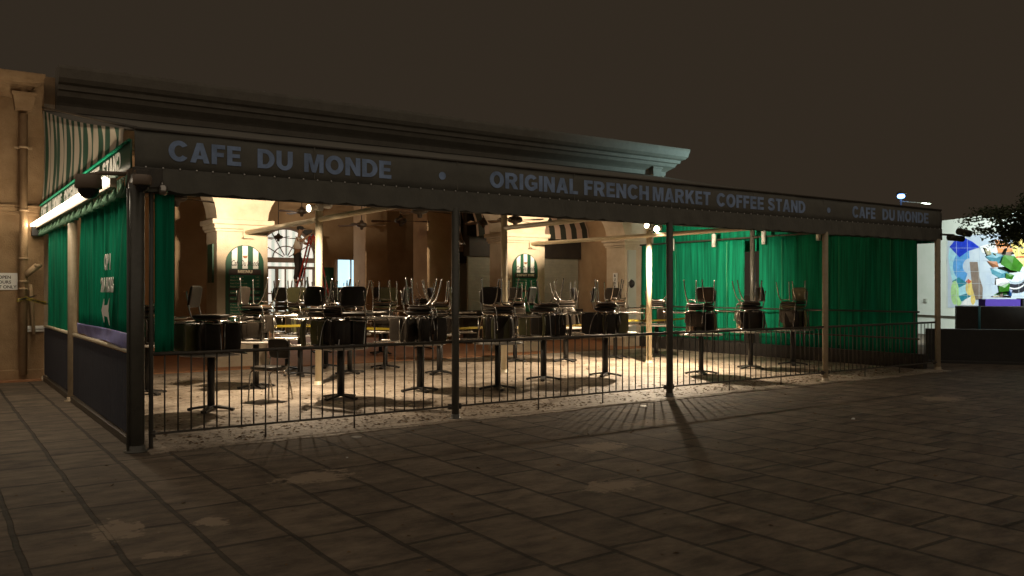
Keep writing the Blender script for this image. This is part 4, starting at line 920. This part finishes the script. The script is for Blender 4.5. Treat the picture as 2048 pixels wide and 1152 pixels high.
cp = MB().superell(tuple(q(.075, 0, 1.735)), .112, .112, .075, .9, .9, 20, 12); cp.superell(tuple(q(.19, 0, 1.715)), .075, .075, .012, .9, .9, 16, 8); cp.build('cap', 'black', Pn)
f_ = MB(); hc = q(.08, 0, 1.67)
f_.superell(tuple(hc + RV * .095 - Vector((0, 0, .0))), .016, .016, .026, 1, 1, 10, 8).superell(tuple(hc + FV * .09), .016, .018, .03, 1, 1, 10, 8).superell(tuple(hc - FV * .09), .016, .018, .03, 1, 1, 10, 8); f_.build('nose_and_ears', 'skin', Pn)
f_ = MB()
for s in (-1, 1): f_.superell(tuple(hc + RV * .084 + FV * .034 * s + Vector((0, 0, .02))), .012, .012, .009, 1, 1, 8, 6)
f_.superell(tuple(hc + RV * .082 - Vector((0, 0, .045))), .012, .026, .006, 1, 1, 8, 6); f_.build('eyes_and_mouth', 'black', Pn)

# ------------------------------------------------------------------ security cameras at the corner
def dome(label, loc, s):
    t = thing('security_camera', label, 'camera', loc, group='dome security cameras at the awning corner')
    MB().lathe([(.03 * s, .10 * s), (.11 * s, .09 * s), (.125 * s, .05 * s), (.125 * s, -.04 * s), (.105 * s, -.05 * s)], (0, 0, 0), 24).build('housing', 'camg', t)
    MB().lathe([(.10 * s, -.04 * s), (.095 * s, -.08 * s), (.07 * s, -.125 * s), (.03 * s, -.145 * s), (0, -.147 * s)], (0, 0, 0), 24, 'z', False).build('dome', 'dome', t)
    return t
t = dome('larger tan dome security camera on an arm under the lit tube', (1.34, 9.35, 2.66), 1.0)
MB().tube([(0, 0, .09), (.12, 0, .12), (.40, -.1, .12)], .022, 8).bbox(.33, -.16, -.1, .42, -.06, .16, .01).build('arm', 'camg', t)
t = dome('smaller dark dome security camera beside the corner post', (1.74, 8.84, 2.66), .72)
MB().bbox(-.06, -.02, .05, .06, .14, .12, .01).build('arm', 'iron', t)
o = MB().superell((1.95, 8.93, 2.60), .05, .05, .06, .9, .9, 14, 8).tube([(1.95, 8.93, 2.6), (1.95, 8.97, 2.70)], .012, 6).build('bell', 'chrome'); tag(o, 'small shiny fitting hanging right of the smaller dome camera', 'fitting')
t = thing('horn_speaker', 'dark pair of cylindrical fittings on the far right end of the awning', 'fitting', (16.95, 8.95, 2.66))
MB().tube([(0, 0, 0), (.35, -.1, -.02)], .06, 14).build('body', 'iron', t); MB().tube([(.1, -.15, .12), (.42, -.2, .08)], .07, 14).build('body', 'iron', t); MB().tube([(-.3, 0, .05), (.1, -.05, .05)], .02, 8).build('arm', 'iron', t)

# ------------------------------------------------------------------ street lamp beyond the awning
t = thing('street_lamp', 'slim street lamp with bluish white lit head beyond the awning roof', 'lamp', (22.8, 13.4, 0))
MB().tube([(0, 0, 0), (0, 0, 4.20)], .04, 10, r2=.03).build('pole', 'iron', t)
MB().superell((0, 0, 4.27), .10, .10, .06, .7, 1, 20, 10).build('lamp_head', 'street', t)
MB().lathe([(.05, 4.33), (.15, 4.345), (.05, 4.42), (0, 4.44)], (0, 0, 0), 20, 'z', False).build('cap', 'iron', t)
lamp('street_lamp_light', 'SPOT', (22.6, 13.3, 4.2), 2200, (.60, .95, .95), (18.4, 17.9, 5.6), spot_size=R(58), spot_blend=1, shadow_soft_size=.1)
MB().tube([(0, 0, 4.12), (.70, -.48, 4.06)], .014, 8).build('arm', 'shutter', t)

# ------------------------------------------------------------------ mural wall
P0 = Vector((29.56, 15.985, 0)); DD = Vector((-.43770, -.89912, 0)); NN = Vector((-.89912, .43770, 0))   # u runs to the right, NN faces the plaza
if NN.dot(-P0) < 0: NN = -NN
MW = thing('mural_wall', 'floodlit pale wall with a colourful tiled mural at the right edge', 'wall', tuple(P0))
def wp(u, v, o_=0): return P0 + DD * u + NN * o_ + Vector((0, 0, v))
def slab(poly, o0, o1): return MB().prism(poly, o0, o1, lambda x, y, z: tuple(wp(x, y, z)))
part(slab([(-7, 0), (7, 0), (7, 4.05), (-7, 4.05)], -.3, 0).build('wall', 'wallwhite'), MW)
def mz(X, Y_):
    f = X / 806; return (.11 + .0049 * X, (4.25 - .00368 * Y_) * (1 - f) + (3.914 - .003214 * Y_) * f)
part(slab([mz(85, 890), mz(1050, 880), mz(1050, 150), mz(85, 200)], 0, .02).build('tile_field', mat('pale_blue_tile', (.50, .60, .74), .45, col2=(.66, .74, .82), scale=2)), MW)
def cm(n_, c): M[n_] = mat('glaze_' + n_, c, .4, col2=tuple(min(1, x * 1.5 + .02) for x in c), scale=5, detail=8); return n_
cols = dict(blue=(.01, .04, .50), sky=(.09, .30, .62), pale=(.34, .60, .75), teal=(.02, .20, .28), lime=(.38, .60, .26), yell=(.72, .52, .16), oran=(.62, .24, .09), brn=(.20, .15, .12), blk=(.02, .02, .03), lem=(.70, .68, .22), wht=(.78, .80, .82), gry=(.55, .62, .70), red=(.50, .10, .05))
for k_, c_ in cols.items(): cm(k_, c_)
def ell(cx, cy, rx, ry, a0=0, a1=360, n=28): return [(cx + rx * cos(R(a0 + (a1 - a0) * k / n)), cy + ry * sin(R(a0 + (a1 - a0) * k / n))) for k in range(n + (a1 - a0 < 360))]
def ring(cx, cy, r0, r1, a0, a1, sx=1): return ell(cx, cy, r1 * sx, r1, a0, a1) + ell(cx, cy, r0 * sx, r0, a0, a1)[::-1]
shapes = [
 ('pale', [(110, 305), (210, 395), (205, 600), (140, 640), (115, 540), (95, 400)]), ('sky', ring(320, 490, 75, 175, 110, 265)),
 ('blue', [(108, 305), (160, 250), (245, 208), (340, 255), (415, 310), (300, 345), (212, 405)]),
 ('teal', [(135, 635), (205, 598), (295, 655), (200, 700)]), ('pale', [(200, 700), (300, 660), (290, 760), (205, 780)]), ('lime', ell(165, 745, 42, 115)),
 ('lime', ell(205, 820, 30, 50)), ('teal', [(205, 775), (300, 750), (330, 790), (230, 830)]), ('wht', [(225, 865), (270, 810), (330, 780), (375, 868)]),
 ('yell', ell(325, 700, 48, 75)), ('yell', ell(350, 810, 22, 50)), ('red', [(280, 640), (305, 612), (335, 640), (310, 660)]),
 ('brn', [(318, 450), (395, 450), (415, 600), (445, 700), (440, 800), (380, 815), (345, 700)]),
 ('wht', [(420, 300), (560, 260), (585, 360), (520, 380), (440, 360)]), ('oran', [(555, 235), (660, 250), (732, 350), (590, 362)]), ('brn', [(580, 362), (732, 352), (660, 445), (600, 400)]),
 ('yell', [(700, 280), (806, 195), (1000, 200), (1000, 400), (740, 400)]), ('red', ring(790, 500, 92, 106, 215, 330)), ('lem', [(672, 430), (740, 412), (1000, 410), (960, 500), (780, 555), (710, 480)]),
 ('oran', [(655, 450), (690, 435), (708, 470), (665, 490)]), ('gry', ell(745, 560, 92, 88)), ('blk', ring(740, 560, 105, 185, 15, 165)), ('wht', ring(735, 600, 100, 112, 40, 130)),
 ('sky', [(860, 480), (990, 430), (1040, 700), (900, 760)]), ('oran', [(900, 760), (1040, 700), (1040, 860), (930, 860)]),
]
for k_, (c_, pl) in enumerate(shapes): part(slab([mz(*p) for p in pl], .0205 + k_ * .0012, .026 + k_ * .0012).build('glazed_shape', c_), MW)
m = MB()
for X in (82, 190, 300, 415, 530, 645, 775, 900, 1020): m.prism([mz(X - 1.0, 890), mz(X + 1.0, 890), mz(X + 1.0, 190), mz(X - 1.0, 190)], .056, .0575, lambda x, y, z: tuple(wp(x, y, z)))
for Y_ in (315, 430, 540, 655, 770): m.prism([mz(82, Y_), mz(1040, Y_), mz(1040, Y_ + 2), mz(82, Y_ + 2)], .0576, .059, lambda x, y, z: tuple(wp(x, y, z)))
part(m.build('tile_joints', 'gry'), MW)
part(slab([(-6.9, .66), (3, .66), (3, .70), (-6.9, .70)], .0, .08).build('pipe_rail', 'iron'), MW)
# service box and pipes on the bright wall
o = slab([(-.75, 1.15), (-.60, 1.15), (-.60, 1.28), (-.75, 1.28)], .0, .07).build('service_box', 'shutter'); tag(o, 'small grey service box on the bright wall right of the curtain', 'box')
# plinth walls, garden walls in front
GW = 'low dark walls at the right edge'
def pbox(cpx, z0, z1, depth, a, b_):   # wall segment from a to b with thickness
    a, b_ = Vector((*a, 0)), Vector((*b_, 0)); d = (b_ - a).normalized(); n = Vector((-d.y, d.x, 0)) * depth
    v = [a, b_, b_ + n, a + n]; return MB().add([p + Vector((0, 0, z0)) for p in v] + [p + Vector((0, 0, z1)) for p in v], [(3, 2, 1, 0), (4, 5, 6, 7), (0, 1, 5, 4), (1, 2, 6, 5), (2, 3, 7, 6), (3, 0, 4, 7)])
o = pbox(0, 0, .72, .35, (18.60, 10.3), (21.2, 6.9)).build('garden_wall', 'dark'); tag(o, 'long low dark wall along the plaza below the mural', 'wall', GW)
o = pbox(0, 0, 1.18, 1.4, (21.56, 11.19), (23.4, 7.85)).build('plinth_wall', 'dark'); tag(o, 'higher dark block wall right in front of the mural', 'wall', GW)
o = MB().tube([(21.62, 10.65, .4), (21.62, 10.65, 1.19)], .03, 8).build('wall_pipe', mat('teal_pipe', (.03, .16, .20), .5)); tag(o, 'thin teal pipe running up the dark block wall', 'pipe')
o = pbox(0, 0, .05, -.3, (18.3, 10.2), (20.9, 6.8)).build('kerb', 'dark'); tag(o, kind='structure')
# sculpture
SP = thing('sculpture', 'jagged colourful abstract sculpture on a purple base before the mural', 'sculpture', (23.3, 11.1, 1.12))
part(pbox(0, 1.0, 1.36, .5, (22.95, 11.15), (23.55, 10.55)).build('base', mat('purple_base', (.07, .03, .36), .5)), SP)
part(pbox(0, 1.0, 1.38, .4, (23.56, 10.5), (23.78, 10.28)).build('base_block', 'black'), SP)
rnd = random.Random(21); SR = Vector((.74, -.67, 0)); SO = Vector((23.45, 10.98, 0))
def s2(X, Y_): return SO + SR * ((X - 500) * .00290) + Vector((0, 0, 1.40 + (815 - Y_) * .00265))
gp = {'grn': (.06, .28, .02), 'aqua': (.10, .36, .48), 'peach': (.60, .25, .12), 'ddk': (.03, .03, .02), 'cobalt': (.02, .10, .36), 'cream2': (.66, .62, .40)}
for a_, b_ in gp.items(): M[a_] = mat('sculpture_' + a_, b_, .35, col2=tuple(x * .55 for x in b_), scale=6)
shp = [('aqua', [(360, 400), (420, 360), (520, 390), (500, 470), (440, 480)]), ('grn', [(505, 390), (590, 400), (675, 490), (640, 560), (560, 540), (480, 480)]), ('ddk', [(470, 510), (560, 505), (640, 562), (560, 570), (500, 545)]),
       ('peach', [(360, 450), (440, 455), (455, 510), (410, 515)]), ('cream2', [(340, 310), (385, 330), (410, 380), (370, 390)]), ('ddk', [(385, 370), (410, 365), (400, 410)]), ('aqua', [(395, 520), (470, 530), (540, 560), (590, 600), (570, 630), (470, 620), (410, 580)]),
       ('grn', [(520, 570), (590, 590), (575, 635), (520, 625)]), ('cobalt', [(540, 440), (600, 410), (615, 450), (560, 500)]), ('wht', [(430, 630), (500, 620), (540, 660), (470, 700), (425, 690)]), ('grn', [(450, 690), (545, 670), (545, 750), (460, 760)]),
       ('ddk', [(500, 640), (560, 650), (570, 690), (530, 720)]), ('grn', [(425, 790), (480, 755), (550, 750), (550, 790)]), ('cobalt', [(540, 730), (565, 740), (565, 800), (545, 800)]), ('cream2', [(425, 800), (500, 790), (500, 815), (425, 815)]), ('ddk', [(510, 790), (580, 800), (580, 816), (510, 816)]),
       ('ddk', [(505, 385), (535, 320), (545, 330), (525, 390)]), ('cream2', [(425, 370), (455, 375), (450, 395)]), ('brn', [(470, 600), (500, 600), (500, 815), (480, 815)])]
SN = Vector((-.67, -.74, 0))
for i, (c_, pl) in enumerate(shp):
    d0 = rnd.uniform(-.12, .12) if c_ != 'brn' else 0; th = rnd.uniform(.06, .16); cxm = sum(p[0] for p in pl) / len(pl); cym = sum(p[1] for p in pl) / len(pl)
    fr = [s2(*p) + SN * (d0 + th / 2 + .02 * ((k * 7 + i) % 3)) for k, p in enumerate(pl)]; bk = [s2(cxm + (p[0] - cxm) * .8, cym + (p[1] - cym) * .8) + SN * (d0 - th / 2) for p in pl]; n = len(pl)
    cen = sum(fr, Vector()) / n + SN * .03; fs = [(j, (j + 1) % n, 2 * n) for j in range(n)] + [tuple(range(n, 2 * n))[::-1]] + [(j, (j + 1) % n, (j + 1) % n + n, j + n) for j in range(n)]
    part(MB().add(fr + bk + [cen], fs).build('shard', c_), SP)

# ------------------------------------------------------------------ tree reaching in from the right
TR = thing('tree', 'dark leafy tree whose branches reach in over the mural at the right', 'tree', (17.9, 5.6, 0))
rnd = random.Random(5); tb = Vector((17.9, 5.6, 0)); m = MB(); m.tube(smooth_path([tb, tb + Vector((.05, .1, 1.4)), tb + Vector((-.1, .1, 2.6)), tb + Vector((0, .2, 4.2)), tb + Vector((.1, .1, 5.8))]), .17, 12, r2=.04)
leaves = MB()
def leafc(p, k, sp, lo=.06, hi=.105):
    for _ in range(k):
        c_ = p + Vector((rnd.gauss(0, sp), rnd.gauss(0, sp), rnd.gauss(0, sp * .6))); d = Vector((rnd.gauss(0, 1), rnd.gauss(0, 1), rnd.gauss(-.2, .6))).normalized(); w = d.cross(Vector((rnd.gauss(0, 1), rnd.gauss(0, 1), rnd.gauss(0, 1)))).normalized(); s_ = rnd.uniform(lo, hi); nn = d.cross(w)
        leaves.add([c_, c_ + d * s_ * .5 + w * s_ * .22 + nn * s_ * .05, c_ + d * s_, c_ + d * s_ * .5 - w * s_ * .22 + nn * s_ * .05], [(0, 1, 2, 3)])
def branch(a, d, ln, r, depth):
    pts = [a]; p = a.copy(); dd = d.copy(); n = 6
    for i in range(n): dd = (dd + Vector((rnd.gauss(0, .16), rnd.gauss(0, .16), rnd.gauss(-.02, .12)))).normalized(); p = p + dd * ln / n; pts.append(p.copy())
    m.tube(pts, r, 6, r2=r * .35)
    if depth == 0:
        for p in pts[1:]: leafc(p, 15, .09)
    else:
        for k in range(2, n + 1):
            for s in range(2 if depth > 1 else 2):
                nd = (dd + Vector((rnd.gauss(0, .8), rnd.gauss(0, .8), rnd.gauss(0, .35)))).normalized(); branch(pts[k], nd, ln * rnd.uniform(.38, .58), r * .5, depth - 1)
for a, h in [((-.85, .52, .10), 2.9), ((-.75, .25, .3), 3.4), ((-.3, .9, .3), 3.5), ((.6, .5, .4), 3.2), ((.1, -.9, .4), 3.4), ((-.6, -.5, .5), 4.0), ((.4, .2, .8), 4.8), ((-.4, .3, .7), 4.6)]:
    branch(tb + Vector((0, .12, h - .62)), Vector(a).normalized(), rnd.uniform(1.5, 1.9), .05, 2)
part(m.build('trunk', 'bark'), TR); part(leaves.build('crown', 'leaf'), TR)

# ------------------------------------------------------------------ litter and small things on the ground
rnd = random.Random(11); m = MB()
for i in range(4200):
    if rnd.random() < .62: x = rnd.uniform(2.0, 16); y = 9.0 + abs(rnd.gauss(0, 1)) * .9 - rnd.random() * .35
    else: x = rnd.uniform(2, 16); y = rnd.uniform(9, 16.5)
    if rnd.random() < .10: x = rnd.uniform(-1, 12); y = rnd.uniform(3.5, 8.8)
    z = .016 if y > 8.8 else .003; s_ = rnd.uniform(.010, .034) * (1 if y > 9 or rnd.random() < .2 else .5); a = rnd.uniform(0, 6.3); c_, d_ = cos(a) * s_, sin(a) * s_
    m.add([(x - c_, y - d_, z), (x + d_ * .5, y - c_ * .5, z + s_ * .35), (x + c_, y + d_, z + .001), (x - d_ * .5, y + c_ * .5, z + .002)], [(0, 1, 2, 3)])
o = m.build('fallen_leaves', 'dryleaf'); tag(o, 'dry leaves and crumbs scattered along the foot of the railing', 'leaves', kind='stuff')
def cover(x, y, label): o = MB().lathe([(.056, .0), (.056, .008), (.045, .010), (.0, .010)], (x, y, .001), 24, 'z', False).build('floor_cap', 'tabletop'); tag(o, label, 'floor cap', 'small pale round caps in the paving')
cover(3.84, 8.48, 'small pale round cap in the paving before the near railing section'); cover(8.10, 8.49, 'small pale round cap in the paving left of the front post before the bright floodlight')
for x, y, s_, l_ in [(1.45, 3.95, .035, 'tiny white scrap on the pavement at the lower left'), (9.4, 6.15, .03, 'tiny white scrap standing on the dark pavement right of centre'), (3.3, 7.5, .012, 'white speck on the pavement below the corner post')]:
    o = MB().superell((x, y, s_ * .4), s_, s_ * .5, s_ * .4, .8, .8, 10, 6).build('litter', 'white'); tag(o, l_, 'litter', 'white scraps on the pavement')
print('objects', len(SC.objects))
